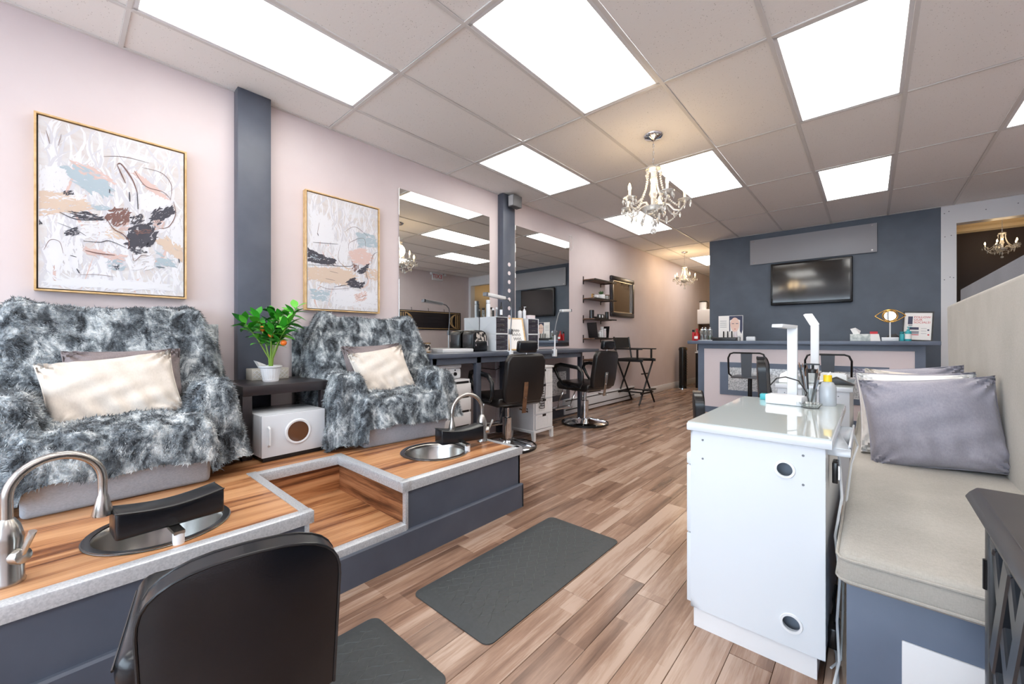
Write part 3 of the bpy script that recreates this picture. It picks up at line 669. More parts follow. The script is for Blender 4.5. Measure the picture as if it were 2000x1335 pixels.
ART1 = [('pigwhite', 'poly', [(-1.534, 1.982), (-1.444, 2.015), (-1.423, 1.924), (-1.464, 1.879), (-1.532, 1.864)]), ('pigpink', 'poly', [(-1.409, 2.053), (-1.307, 2.046), (-1.245, 1.975), (-1.337, 1.981), (-1.409, 2.011)]), ('pigblue', 'poly', [(-1.437, 2.004), (-1.38, 2.039), (-1.307, 2.009), (-1.265, 1.969), (-1.276, 1.895), (-1.344, 1.902), (-1.405, 1.944)]), ('pigbeige', 'poly', [(-1.532, 1.86), (-1.444, 1.872), (-1.351, 1.846), (-1.343, 1.806), (-1.444, 1.771), (-1.532, 1.731)]), ('pigwhite', 'poly', [(-1.511, 1.833), (-1.38, 1.878), (-1.366, 1.855), (-1.464, 1.83)]), ('pigwhite', 'poly', [(-1.135, 1.938), (-1.026, 1.993), (-1.004, 1.926), (-1.097, 1.85), (-1.148, 1.867)]), ('pigblue', 'poly', [(-1.344, 1.834), (-1.276, 1.846), (-1.253, 1.83), (-1.322, 1.803)]), ('pigwhite', 'poly', [(-1.38, 1.725), (-1.276, 1.746), (-1.245, 1.678), (-1.292, 1.647), (-1.38, 1.641)]), ('pigbeige', 'poly', [(-1.292, 1.734), (-1.213, 1.717), (-1.197, 1.665), (-1.276, 1.661)]), ('pigpink', 'poly', [(-1.164, 2.066), (-1.088, 2.02), (-1.008, 1.948), (-1.097, 1.983)]), ('pigbeige', 'poly', [(-1.062, 1.678), (-1.008, 1.714), (-0.93, 1.659), (-0.93, 1.574), (-1.026, 1.637)]), ('pigblue', 'poly', [(-1.062, 1.62), (-1.017, 1.58), (-0.969, 1.577), (-0.979, 1.535), (-1.062, 1.526)]), ('pigwhite', 'poly', [(-1.008, 1.877), (-0.93, 1.823), (-0.93, 1.671), (-0.99, 1.679)]), ('pigwhite', 'poly', [(-1.504, 1.628), (-1.373, 1.6), (-1.38, 1.473), (-1.498, 1.447)]), ('pigpink', 'poly', [(-1.373, 1.59), (-1.205, 1.574), (-1.213, 1.534), (-1.366, 1.559)]), ('pigblue', 'poly', [(-1.276, 1.53), (-1.205, 1.552), (-1.207, 1.482), (-1.268, 1.482)]), ('pigwhite', 'poly', [(-1.173, 1.579), (-1.079, 1.599), (-1.079, 1.512), (-1.164, 1.49)]), ('pigwhite', 'poly', [(-1.464, 1.411), (-1.079, 1.425), (-0.99, 1.393), (-1.464, 1.375)]), ('pigbrown', 'poly', [(-1.282, 1.79), (-1.245, 1.841), (-1.179, 1.848), (-1.187, 1.778), (-1.228, 1.723), (-1.276, 1.748)]), ('pigpink', 'poly', [(-1.245, 1.744), (-1.189, 1.772), (-1.189, 1.722), (-1.221, 1.716)]), ('pigdark', 'poly', [(-1.444, 1.881), (-1.414, 1.895), (-1.407, 1.876), (-1.437, 1.856)]), ('pigdark', 'poly', [(-1.416, 1.78), (-1.359, 1.792), (-1.295, 1.77), (-1.292, 1.758), (-1.359, 1.753), (-1.402, 1.747)]), ('pigdark', 'poly', [(-1.181, 1.802), (-1.131, 1.832), (-1.121, 1.782), (-1.173, 1.757)]), ('pigdark', 'poly', [(-1.181, 1.748), (-1.099, 1.782), (-1.062, 1.748), (-1.069, 1.677), (-1.114, 1.64), (-1.16, 1.637), (-1.189, 1.616), (-1.187, 1.7)]), ('pigbrown', 'poly', [(-1.164, 1.727), (-1.088, 1.748), (-1.079, 1.727), (-1.156, 1.7)]), ('pigdark', 'poly', [(-1.084, 1.853), (-1.044, 1.89), (-0.99, 1.905), (-0.985, 1.861), (-1.035, 1.818), (-1.06, 1.781), (-1.088, 1.81)]), ('pigpink', 'poly', [(-1.079, 1.802), (-1.026, 1.82), (-1.035, 1.765), (-1.071, 1.746)]), ('pigdark', 'poly', [(-1.189, 1.621), (-1.123, 1.621), (-1.104, 1.604), (-1.164, 1.585)]), ('pigdark', 'poly', [(-1.253, 1.506), (-1.229, 1.515), (-1.229, 1.487), (-1.249, 1.488)]), ('pigdark', 'poly', [(-1.444, 1.658), (-1.395, 1.701), (-1.382, 1.656), (-1.43, 1.646)]), ('pigdark', 'poly', [(-1.536, 1.71), (-1.516, 1.691), (-1.536, 1.682)]), ('pigbrown', 0.006, [(-1.236, 2.09), (-1.223, 2.101), (-1.197, 2.067), (-1.169, 2.014), (-1.151, 1.951)]), ('pigbrown', 0.005, [(-1.236, 2.088), (-1.22, 2.043), (-1.201, 1.993)]), ('pigbrown', 0.003, [(-1.164, 2.077), (-1.114, 2.001), (-1.035, 1.988), (-0.999, 1.951)]), ('pigbrown', 0.002, [(-0.999, 1.951), (-0.997, 2.046), (-1.044, 2.103), (-1.131, 2.108)]), ('pigbrown', 0.002, [(-1.292, 2.119), (-1.205, 2.145), (-1.097, 2.144)]), ('pigdark', 0.004, [(-1.457, 1.765), (-1.395, 1.741), (-1.288, 1.761)]), ('pigdark', 0.003, [(-1.37, 1.627), (-1.307, 1.631), (-1.268, 1.646), (-1.197, 1.618)]), ('pigbrown', 0.005, [(-1.362, 1.576), (-1.314, 1.568), (-1.245, 1.568)]), ('pigbrown', 0.003, [(-0.985, 1.942), (-0.976, 1.861), (-1.008, 1.782), (-1.053, 1.761)]), ('pigbrown', 0.004, [(-1.284, 1.784), (-1.253, 1.72), (-1.213, 1.695), (-1.187, 1.655), (-1.191, 1.61)]), ('pigdark', 0.004, [(-1.152, 1.956), (-1.148, 1.855)]), ('pigdark', 0.005, [(-1.185, 1.947), (-1.184, 1.891)]), ('pigdark', 0.004, [(-1.267, 1.941), (-1.268, 1.919)]), ('pigbrown', 0.0015, [(-1.511, 1.556), (-1.491, 1.61), (-1.457, 1.606), (-1.444, 1.547)]), ('pigbrown', 0.0015, [(-1.395, 1.437), (-1.322, 1.448), (-1.245, 1.444)]), ('pigbrown', 0.002, [(-1.504, 2.183), (-1.491, 2.117)]), ('pigbrown', 0.0015, [(-1.451, 2.183), (-1.461, 2.117)]), ('pigdark', 0.003, [(-1.066, 1.526), (-1.026, 1.526)]), ('pigdark', 0.005, [(-0.96, 1.591), (-0.957, 1.564)]), ('pigdark', 0.003, [(-1.419, 1.54), (-1.395, 1.534)]), ('pigdark', 0.004, [(-1.395, 1.471), (-1.384, 1.446)]), ('pigdark', 0.002, [(-1.464, 1.707), (-1.395, 1.68), (-1.359, 1.656)]), ('pigbrown', 0.002, [(-1.173, 1.585), (-1.164, 1.546), (-1.131, 1.585), (-1.097, 1.585)])]
ART2 = [('pigbeige', 'poly', [(-0.185, 1.635), (0.125, 1.676), (0.198, 1.597), (0.125, 1.537), (-0.185, 1.554)]), ('pigwhite', 'poly', [(-0.161, 2.08), (-0.014, 2.047), (0.02, 1.867), (-0.145, 1.837)]), ('pigpink', 'poly', [(0.143, 1.819), (0.274, 1.859), (0.356, 1.817), (0.313, 1.734), (0.198, 1.718)]), ('pigwhite', 'poly', [(0.02, 1.884), (0.162, 1.893), (0.125, 1.729), (0.02, 1.748)]), ('pigblue', 'poly', [(-0.161, 1.475), (-0.014, 1.472), (-0.048, 1.385), (-0.145, 1.395)]), ('pigwhite', 'poly', [(0.037, 1.494), (0.392, 1.49), (0.392, 1.36), (0.054, 1.358)]), ('pigblue', 'poly', [(0.217, 1.992), (0.392, 1.99), (0.392, 1.897), (0.236, 1.87)]), ('pigbeige', 'poly', [(0.274, 1.696), (0.417, 1.697), (0.417, 1.604), (0.293, 1.608)]), ('pigdark', 'poly', [(-0.185, 1.785), (-0.129, 1.766), (-0.048, 1.734), (0.028, 1.746), (0.023, 1.694), (-0.145, 1.683), (-0.185, 1.7)]), ('pigblue', 'poly', [(-0.161, 1.761), (-0.097, 1.738), (-0.081, 1.716), (-0.161, 1.712)]), ('pigdark', 'poly', [(0.221, 1.662), (0.328, 1.744), (0.313, 1.692), (0.259, 1.637)]), ('pigdark', 'poly', [(0.125, 1.554), (0.198, 1.615), (0.217, 1.567), (0.278, 1.567), (0.255, 1.521), (0.162, 1.523)]), ('pigbrown', 'poly', [(0.18, 1.719), (0.236, 1.709), (0.217, 1.653), (0.171, 1.665)]), ('pigpink', 'poly', [(0.198, 1.464), (0.293, 1.499), (0.301, 1.428), (0.217, 1.403)]), ('pigdark', 0.003, [(-0.185, 1.66), (-0.014, 1.678), (0.162, 1.697), (0.171, 1.742)]), ('pigdark', 0.003, [(0.342, 1.742), (0.362, 1.818), (0.423, 1.854)]), ('pigbrown', 0.002, [(0.107, 1.97), (0.198, 2.032), (0.313, 1.974)]), ('pigbrown', 0.002, [(0.143, 1.819), (0.152, 1.891), (0.274, 1.949), (0.293, 1.862)]), ('pigdark', 0.003, [(-0.145, 1.841), (0.054, 1.86)]), ('pigdark', 0.004, [(-0.11, 1.918), (-0.104, 1.898)]), ('pigdark', 0.002, [(-0.014, 1.633), (0.054, 1.624)]), ('pigdark', 0.002, [(-0.048, 1.57), (0.028, 1.561)]), ('pigbrown', 0.002, [(-0.113, 1.513), (-0.014, 1.489), (0.162, 1.514)]), ('pigdark', 0.003, [(0.293, 1.663), (0.313, 1.601)]), ('pigbrown', 0.002, [(0.198, 1.464), (0.236, 1.441), (0.293, 1.463), (0.255, 1.406)]), ('pigbrown', 0.002, [(-0.097, 2.004), (-0.113, 1.909)]), ('pigbrown', 0.0015, [(0.125, 1.676), (0.054, 1.736), (0.072, 1.859)]), ('pigdark', 0.003, [(0.02, 1.509), (0.125, 1.537)])]
# ================================================================ LEFT WALL: PAINTINGS, MIRRORS, SPEAKER
def strokes(P, m, lift, rq, par, lim, yc, zc, n=None):
    # fill a patch with overlapping tapered bristle strokes
    ys_, zs_ = [p[0] for p in P], [p[1] for p in P]; y0, y1, z0, z1 = min(ys_), max(ys_), min(zs_), max(zs_)
    def inside(y, z):
        c = False
        for i in range(len(P)):
            a, b_ = P[i], P[i-1]
            if (a[1] > z) != (b_[1] > z) and y < (b_[0]-a[0])*(z-a[1])/(b_[1]-a[1])+a[0]: c = not c
        return c
    cy_, cz_ = sum(ys_)/len(P), sum(zs_)/len(P); sxx = sum((y-cy_)**2 for y in ys_); szz = sum((z-cz_)**2 for z in zs_); sxz = sum((y-cy_)*(z-cz_) for y, z in P)
    ang = .5*math.atan2(2*sxz, sxx-szz); L0 = math.hypot(y1-y0, z1-z0); area = (y1-y0)*(z1-z0); n = n or int(26+area*5200); b = B(); k = 0; tries = 0
    while k < n and tries < n*12:
        tries += 1; y, z = rq.uniform(y0, y1), rq.uniform(z0, z1)
        if not inside(y, z): continue
        k += 1; L = L0*rq.uniform(.10, .30); w_ = min(.006, .0012+area*.25)*rq.uniform(.35, 1.3); a = ang+rq.gauss(0, .28); cv_ = rq.uniform(-.5, .5); q = []
        N = 6
        for side in (1, -1):
            rng = range(N+1) if side > 0 else range(N, -1, -1)
            for i in rng:
                f = -1+2*i/N; aa = a+cv_*f; tw = w_*(1-abs(f)**3)*rq.uniform(.7, 1.2)+.0002
                q.append(lim(y+L*.5*f*math.cos(aa)-side*tw*math.sin(a)+yc, z+L*.5*f*math.sin(aa)+side*tw*math.cos(a)+zc))
        xx = lift+rq.random()*.0004; o_ = len(b.v); b.v += [(xx, *p) for p in q]
        for i in range(N): b.f.append((o_+i, o_+i+1, o_+2*N-i, o_+2*N+1-i))
    o = b.part('brushwork', m, par, smooth=0); o['kind'] = 'stuff'
def painting(label, y0, y1, z0, z1, art):
    yc, zc = (y0+y1)/2, z0; t = thing('framed_painting', label, 'painting', (0.002, yc, zc), 0, 'abstract paintings')
    w, h = (y1-y0)/2, z1-z0; f = .009
    for nm, bx in (('frame_rail', (-w, w, 0, f)), ('frame_rail', (-w, w, h-f, h)), ('frame_stile', (-w, -w+f, f, h-f)), ('frame_stile', (w-f, w, f, h-f))):
        B().box(0, .05, bx[0], bx[1], bx[2], bx[3]).part(nm, M['goldwood'], t, .001, bseg=1)
    B().box(0, .02, -w+f, w-f, f, h-f).part('backing', M['black'], t)
    cv = B().box(.02, .042, -w+f+.006, w-f-.006, f+.006, h-f-.006).part('canvas', M['canvas'], t)
    lim = lambda y, z: (min(max(y-yc, -w+f+.009), w-f-.009), min(max(z-zc, f+.009), h-f-.009))
    rq = random.Random(5)
    full = [(-w+.03,.03),(w-.03,.03),(w-.03,h-.03),(-w+.03,h-.03)]
    for mt_, n_ in (('pigwhite',150),('pigpale',170),('pigpink',9),('pigwhite',90)): strokes(full, M[mt_], .0422, rq, cv, lim, yc, zc, n_)
    for k, (mt, kind, pts) in enumerate(art):
        P = [lim(*p) for p in pts]; lift = .0428+.00004*k
        if kind == 'poly':
            strokes(P, M[mt], lift, rq, cv, lim, yc, zc)
        else:
            # smooth curve, flattened tube
            R = []
            for i in range(len(P)-1):
                p0, p1, p2, p3 = P[max(i-1,0)], P[i], P[i+1], P[min(i+2,len(P)-1)]
                for s_ in range(6):
                    u = s_/6; R.append(tuple(.5*((2*p1[q])+(-p0[q]+p2[q])*u+(2*p0[q]-5*p1[q]+4*p2[q]-p3[q])*u*u+(-p0[q]+3*p1[q]-3*p2[q]+p3[q])*u**3) for q in (0,1)))
            R.append(P[-1]); n = len(R)
            B().tube([(lift, *lim(p[0]+yc, p[1]+zc)) for p in R], [kind*.62*(.35+.65*math.sin(PI*(i+.6)/(n+.2))) for i in range(n)], 5).part('brush_stroke', M[mt], cv)
painting('large abstract canvas with dark strokes in gold frame above left armchair', -1.546, -.921, 1.34, 2.27, ART1)
painting('narrow-looking abstract canvas in pale gold frame above right armchair', -.203, .423, 1.312, 2.24, ART2)
t = thing('wall_mirror', 'large frameless wall mirror left of the speaker pillar', 'mirror', (0, 1.243, .99), 0, 'frameless wall mirrors')
B().box(.001, .008, -.597, .597, 0, 1.505).part('glass', M['mirror'], t, .0015, bseg=1)
t = thing('wall_mirror', 'large frameless wall mirror right of the speaker pillar', 'mirror', (0, 2.888, .99), 0, 'frameless wall mirrors')
B().box(.001, .008, -.595, .595, 0, 1.508).part('glass', M['mirror'], t, .0015, bseg=1)
t = thing('wall_speaker', 'small grey box speaker at the top of the pillar', 'speaker', (.088, 2.12, 2.64))
B().box(.02, .11, -.075, .075, 0, .135).part('cabinet', mat('speaker_grey', (96,96,98), .5), t, .006)
B().box(.03, .10, -.078, -.074, .01, .125).part('grille', mat('speaker_grille', (176,176,178), .6), t)
B().box(0, .03, -.03, .03, .03, .09).part('bracket', M['black'], t)
single('wall_cable', B().tube([(.006,3.47,2.60)]+[(.012,3.53+.045*math.cos(a),2.50+.11*math.sin(a)) for a in [PI*.6+2*PI*i/20 for i in range(21)]]+[(.006,3.54,2.62)], .003, 6), M['outlet'], 'thin white cable loop hanging on the wall above second mirror', 'cable')

# ================================================================ WALL DESK AND WHAT STANDS ON IT
DZ = .958
t = thing('styling_desk', 'long charcoal styling desk along the wall under the mirrors', 'desk', (0, 1.95, 0))
B().box(.001, .50, -1.29, 1.53, .918, DZ).part('desk_top', M['charcoal'], t, .004)
B().box(.44, .47, -1.27, 1.10, .86, .918).part('apron', M['charcoal'], t)
for x, y in ((.445,-1.255), (.445,-.72), (.23,1.47)): B().box(x-.025, x+.025, y-.03, y+.03, 0, .918).part('leg', M['charcoal'], t, .003)
pn = B().box(.002, .03, .0, 1.62, .135, .83).part('back_panel', M['pinkpanel'], t)
fr_ = B().box(.03, .042, .40, 1.50, .23, .715).part('inset_frame', M['charcoal'], pn, .002)
B().box(.042, .046, .50, 1.40, .31, .635).part('mosaic', M['mosaic'], pn)
B().box(.002, .05, .0, 1.62, 0, .135).part('plinth', M['charcoal'], t)
single('wall_outlet', B().box(.001, .008, -.035, .035, -.055, .055).box(.008, .012, -.018, .018, .008, .04).box(.008, .012, -.018, .018, -.04, -.008), M['outlet'], 'white wall outlet under the desk behind the first salon chair', 'outlet', (0, 1.97, .79), bevel=.002)
single('appliance_cord', B().tube([(.012,1.975,.78),(.06,1.97,.76),(.10,1.85,.74),(.14,1.55,.78),(.2,1.3,.88),(.25,1.2,.915)], .004, 6), M['black'], 'black cord drooping from outlet below the desk', 'cord')

def lamp(label, y, head_dir):
    l = thing('desk_lamp', label, 'lamp', (.505, y, DZ), 0, 'clamp-on desk lamps')
    B().box(-.03, .02, -.02, .02, -.075, .012).part('clamp', M['whiteplastic'], l, .004)
    B().cyl((0,0,.01), (0,0,.20), .009, 12).part('pole', M['whiteplastic'], l)
    B().box(-.016, .016, -.016, .016, .18, .235).part('joint', M['hosegrey'], l, .003)
    if head_dir < 0:
        pts = [(0,0,.23),(0,.012,.34),(0,.014,.44),(0,.0,.50),(0,-.04,.535),(0,-.10,.545)]; h0, h1 = (0,-.10,.545), (0,-.37,.565)
    else:
        pts = [(0,0,.23),(0,.02,.30),(0,.06,.40),(0,.09,.45),(0,.13,.475)]; h0, h1 = (0,.13,.472), (0,.32,.485)
    B().tube(pts, .006, 10).part('gooseneck', M['hosegrey'], l, smooth=70)
    v = (Vector(h1)-Vector(h0)); L = v.length; q = B().box(-.026, .026, 0, L, -.016, .016)
    q.xf(Matrix.Translation(h0) @ (Matrix.Rotation(math.atan2(v.z, abs(v.y))*(1 if head_dir > 0 else -1), 4, 'X') if head_dir > 0 else Matrix.Rotation(PI, 4, 'Z') @ Matrix.Rotation(math.atan2(v.z, abs(v.y)), 4, 'X')))
    hd = q.part('lamp_head', M['whiteplastic'], l, .004)
    e = B().box(-.027, .027, L-.015, L+.004, -.017, .017).xf(Matrix.Translation(h0) @ (Matrix.Rotation(math.atan2(v.z, abs(v.y)), 4, 'X') if head_dir > 0 else Matrix.Rotation(PI, 4, 'Z') @ Matrix.Rotation(math.atan2(v.z, abs(v.y)), 4, 'X')))
    e.part('end_cap', M['hosegrey'], hd)
    return l
lamp('white bar lamp clamped to desk before the clear drawers', 1.648, -1)
lamp('white bar lamp clamped to desk beyond the first salon chair', 2.43, 1)

dm = {}
def drawer_box(label, x1, y0, z0, w=.185, d=.22, h=.188, rows=3):
    t = thing('drawer_organizer', label, 'organizer', (x1-d/2, y0+w/2, z0), 0, 'clear drawer organizers')
    if 'b' not in dm:
        b = B(); b.box(-d/2, d/2, -w/2, -w/2+.008, 0, h); b.box(-d/2, d/2, w/2-.008, w/2, 0, h); b.box(-d/2, d/2, -w/2, w/2, 0, .008); b.box(-d/2, d/2, -w/2, w/2, h-.008, h); b.box(-d/2, -d/2+.006, -w/2, w/2, 0, h)
        dm['b'] = b.mesh('case', M['whiteplastic'], .0015, bseg=1); hh = (h-.016)/rows
        dm['d'] = B().box(-d/2+.01, d/2-.003, -w/2+.01, w/2-.01, .002, hh-.003).mesh('drawer', M['clear'], .002, bseg=1)
        dm['h'] = B().box(d/2-.003, d/2+.006, -.03, .03, hh*.45, hh*.7).mesh('pull', M['glass'], .001, bseg=1); dm['hh'] = hh
    inst('case', dm['b'], t)
    for k in range(rows):
        o = inst('drawer', dm['d'], t, (0,0,.008+k*dm['hh'])); inst('pull', dm['h'], o)
drawer_box('clear drawer organizer, lower one beside the black bag', .262, 1.678, DZ, .205, .25); drawer_box('clear drawer organizer, upper one topped with bottles', .262, 1.678, DZ+.188, .205, .25)
drawer_box('clear drawer organizer, lower one right of the calligraphy frame', .262, 2.228, DZ, .205, .25); drawer_box('clear drawer organizer, upper one right of the calligraphy frame', .262, 2.228, DZ+.188, .205, .25)

def bottle(label, loc, r, h, m, cap, capm, kind='round', group=None, lab=None):
    t = thing('bottle', label, 'bottle', loc, random.random(), group)
    sh = h*(.72 if cap != 'flat' else .8)
    B().lathe([(0,0),(r*.96,0),(r,h*.02),(r,sh-r*.5),(r*.85,sh-r*.15),(r*.42,sh),(r*.42,sh+h*.03),(0,sh+h*.03)], seg=16).part('body', m, t, smooth=50)
    if cap == 'pump':
        B().lathe([(0,sh+h*.02),(r*.5,sh+h*.02),(r*.5,sh+h*.09),(r*.15,sh+h*.1),(r*.15,h*.97),(0,h*.97)], seg=12).part('pump_neck', capm, t)
        B().box(-r*.35, r*1.1, -r*.25, r*.25, h*.95, h).part('pump_head', capm, t, .002)
    elif cap == 'flat': B().lathe([(0,sh),(r*.98,sh),(r*.98,h),(0,h)], seg=16).part('cap', capm, t, .0015)
    else: B().lathe([(0,sh+h*.02),(r*.5,sh+h*.02),(r*.45,h),(0,h)], seg=14).part('cap', capm, t)
    if lab: B().lathe([(r*1.01,h*.15),(r*1.01,h*.5)], seg=16, cap=False).part('label_band', lab, t)
    return t
g = 'styling bottles on the drawer organizers'; zt = DZ+.376
bottle('tall white bottle on the clear drawers', (.10,1.725,zt), .024, .19, M['whiteplastic'], 'flat', M['whiteplastic'], group=g)
bottle('short clear bottle with black cap on the clear drawers', (.07,1.80,zt), .017, .115, M['glass'], 'flat', M['black'], group=g)
bottle('small white-capped dark bottle on the clear drawers', (.12,1.785,zt), .013, .10, M['black'], 'flat', M['whiteplastic'], group=g)
bottle('small silver bottle beside the tall black one', (.16,1.80,zt), .012, .11, M['hosegrey'], 'flat', M['whiteplastic'], group=g)
bottle('tall black bottle at the right on the clear drawers', (.19,1.84,zt), .016, .17, M['black'], 'cone', M['black'], group=g, lab=M['whiteplastic'])
bottle('white pump bottle on the second drawer stack', (.17,2.27,zt), .020, .145, M['whiteplastic'], 'pump', M['whiteplastic'])
bottle('white spray bottle beside the pump bottle', (.10,2.27,zt), .026, .14, M['whiteplastic'], 'pump', M['black'])
single('small_carton', B().box(-.05,.05,-.05,.05,0,.045), M['pinkpanel'], 'small pale carton lying on the second drawer stack', 'box', (.17,2.37,zt), bevel=.002)
t = thing('calligraphy_frame', 'pale gold framed calligraphy card leaning between the drawer stacks', 'picture frame', (.27, 2.04, DZ+.004), math.radians(-22))
mxl = Matrix.Rotation(math.radians(-17), 4, 'Y')
B().box(-.012,0,-.115,.115,0,.39).box(-.012,.006,-.115,-.10,0,.39).box(-.012,.006,.10,.115,0,.39).box(-.012,.006,-.1,.1,0,.014).box(-.012,.006,-.1,.1,.376,.39).xf(mxl).part('frame', M['goldwood'], t)
B().box(0,.002,-.1,.1,.014,.376).xf(mxl).part('card', M['paper'], t)
sq = B()
for k, (y0, z0, L) in enumerate(((-.05,.235,.10),(-.06,.185,.12),(-.04,.135,.10))):
    sq.tube([(.003, y0+L*i/40, z0+.016*math.sin(i*1.1)+.006*math.sin(i*.53+k)) for i in range(41)], .0016, 4)
sq.xf(mxl).part('script_lettering', M['blackplastic'], t)
dmat = noisy('tortoise_pattern', (36,34,36), (214,206,198), 26, .3, lo=.46, hi=.52)
# black makeup bag
t = thing('makeup_bag', 'black zipped makeup bag with patterned pocket on the desk', 'bag', (.115, 1.505, DZ), 0)
B().prism([(-.10,0),(.10,0),(.105,.15),(.085,.205),(.04,.225),(-.07,.225),(-.10,.19)], 'x', -.095, .08).part('body', M['blackplastic'], t, .02, bseg=3)
B().box(.075, .10, -.085, .095, .005, .105).part('front_pocket', M['leather'], t, .01)
B().prism([(-.06,.11),(.088,.11),(.086,.155),(.07,.195),(.03,.21),(-.05,.20)], 'x', .08, .084).part('patterned_panel', dmat, t)
B().tube([(.084,-.065,.11),(.086,-.06,.20),(.086,.03,.214),(.086,.072,.198),(.086,.09,.155),(.086,.095,.11)], .004, 6).part('zip', M['black'], t)
for y in (-.075, .095): B().tube([(.09,y,.12),(.099,y+.003,.06)], .0045, 5).part('zip_pull', M['chrome'], t)
single('white_tray', B().box(-.09,.09,-.20,.20,0,.03).box(-.085,.085,-.195,.195,.03,.034), M['whiteplastic'], 'flat white tray lying on the desk beside the fur throw', 'tray', (.13,1.19,DZ), bevel=.003)
t = thing('candle_jar', 'patterned candle jar with gold rims at the mirror', 'candle', (.06,.915,DZ))
B().lathe([(0,0),(.040,0),(.040,.092),(.036,.092),(.036,.07),(0,.07)], seg=24).part('jar', dmat, t)
for z in (.0, .086): B().lathe([(.040,z),(.0425,z),(.0425,z+.008),(.040,z+.008)], seg=24, cap=False).part('rim', M['gold'], t)

# ---- under the desk
t = thing('drawer_cabinet', 'low white drawer cabinet with dark pull slots beside right armchair', 'cabinet', (.28,.92,0))
B().box(-.20, .19, -.19, .19, 0, .715).part('body', M['white'], t, .003)
for k in range(5):
    d = B().box(.192, .212, -.186, .186, .03+k*.134, .03+k*.134+.112).part('drawer_front', M['white'], t, .002)
    B().box(.19, .20, -.17, .17, .03+k*.134+.113, .03+k*.134+.133).part('pull_slot', M['black'], d)
t = thing('wax_warmer', 'white rounded wax warmer standing on the low drawer cabinet', 'appliance', (.28,.92,.715))
B().box(-.13, .13, -.14, .14, .005, .10).part('body', M['whiteplastic'], t, .02, bseg=3)
B().box(-.135, .135, -.145, .145, .10, .145).part('lid', M['whiteplastic'], t, .02, bseg=3)
B().lathe([(0,0),(.018,0),(.016,.012),(0,.012)], (.13,.06,.05), 16, 'x').part('dial', M['blackplastic'], t)
B().lathe([(0,0),(.007,0),(.007,.004),(0,.004)], (.13,.06,.085), 10, 'x').part('light', M['blackplastic'], t)
t = thing('drawer_tower', 'slim white beadboard drawer tower between the salon chairs', 'cabinet', (.455, 2.05, 0))
B().box(-.17, .165, -.17, .17, .09, .775).part('body', M['white'], t, .003)
B().box(-.18, .18, -.182, .182, .775, .795).part('top', M['white'], t, .004)
B().box(-.175, .175, -.176, .176, .085, .115).part('plinth', M['white'], t, .003)
for sx in (-1, 1):
    for sy in (-1, 1): B().prism([(sx*.175,0.09),(sx*.135,.09),(sx*.15,0),(sx*.175,0)], 'y', min(sy*.175,sy*.14), max(sy*.175,sy*.14)).part('leg', M['white'], t)
for k in range(4):
    z0 = .125+k*.162; d = B().box(.165, .176, -.15, .15, z0, z0+.15).part('drawer_front', M['white'], t, .002)
    B().box(.176, .181, -.15, .15, z0, z0+.02).box(.176, .181, -.15, .15, z0+.13, z0+.15).box(.176, .181, -.15, -.125, z0+.02, z0+.13).box(.176, .181, .125, .15, z0+.02, z0+.13).part('rail_frame', M['white'], d)
    for q in range(9): B().box(.176, .1785, -.118+q*.0262, -.118+q*.0262+.022, z0+.022, z0+.128).part('bead', M['white'], d)
    B().box(.176, .1825, -.03, .03, z0+.128, z0+.151).part('pull_slot', M['black'], d)
t = thing('hair_dryer', 'white hair dryer with black coiled cord on the drawer tower', 'hair dryer', (.50, 1.975, .795))
B().lathe([(0,-.07),(.038,-.07),(.045,-.04),(.045,.03),(.03,.07),(0,.07)], (0,0,.05), 20, 'x').part('barrel', M['whiteplastic'], t, smooth=50)
B().lathe([(0,.069),(.028,.069),(.028,.073),(0,.073)], (0,0,.05), 16, 'x').part('nozzle', M['hosegrey'], t)
B().box(-.03,.0,.03,.12,.012,.04).part('handle', M['whiteplastic'], t, .008)
co = [(-.02,.11,.03),(.08,.07,.012),(.128,.04,.0),(.15,.03,-.06)]
for i in range(170):
    a = i*.52; z = -.09-.36*i/170; R_ = .018+.026*(i/170)
    co.append((.150+.010*math.sin(a*.5), .02+R_*math.cos(a)*1.0, z+.010*math.sin(a)))
co += [(.15,.06,-.40),(.15,.075,-.25),(.145,.07,-.05)]
B().tube(co, .0034, 5).part('coiled_cord', M['black'], t)

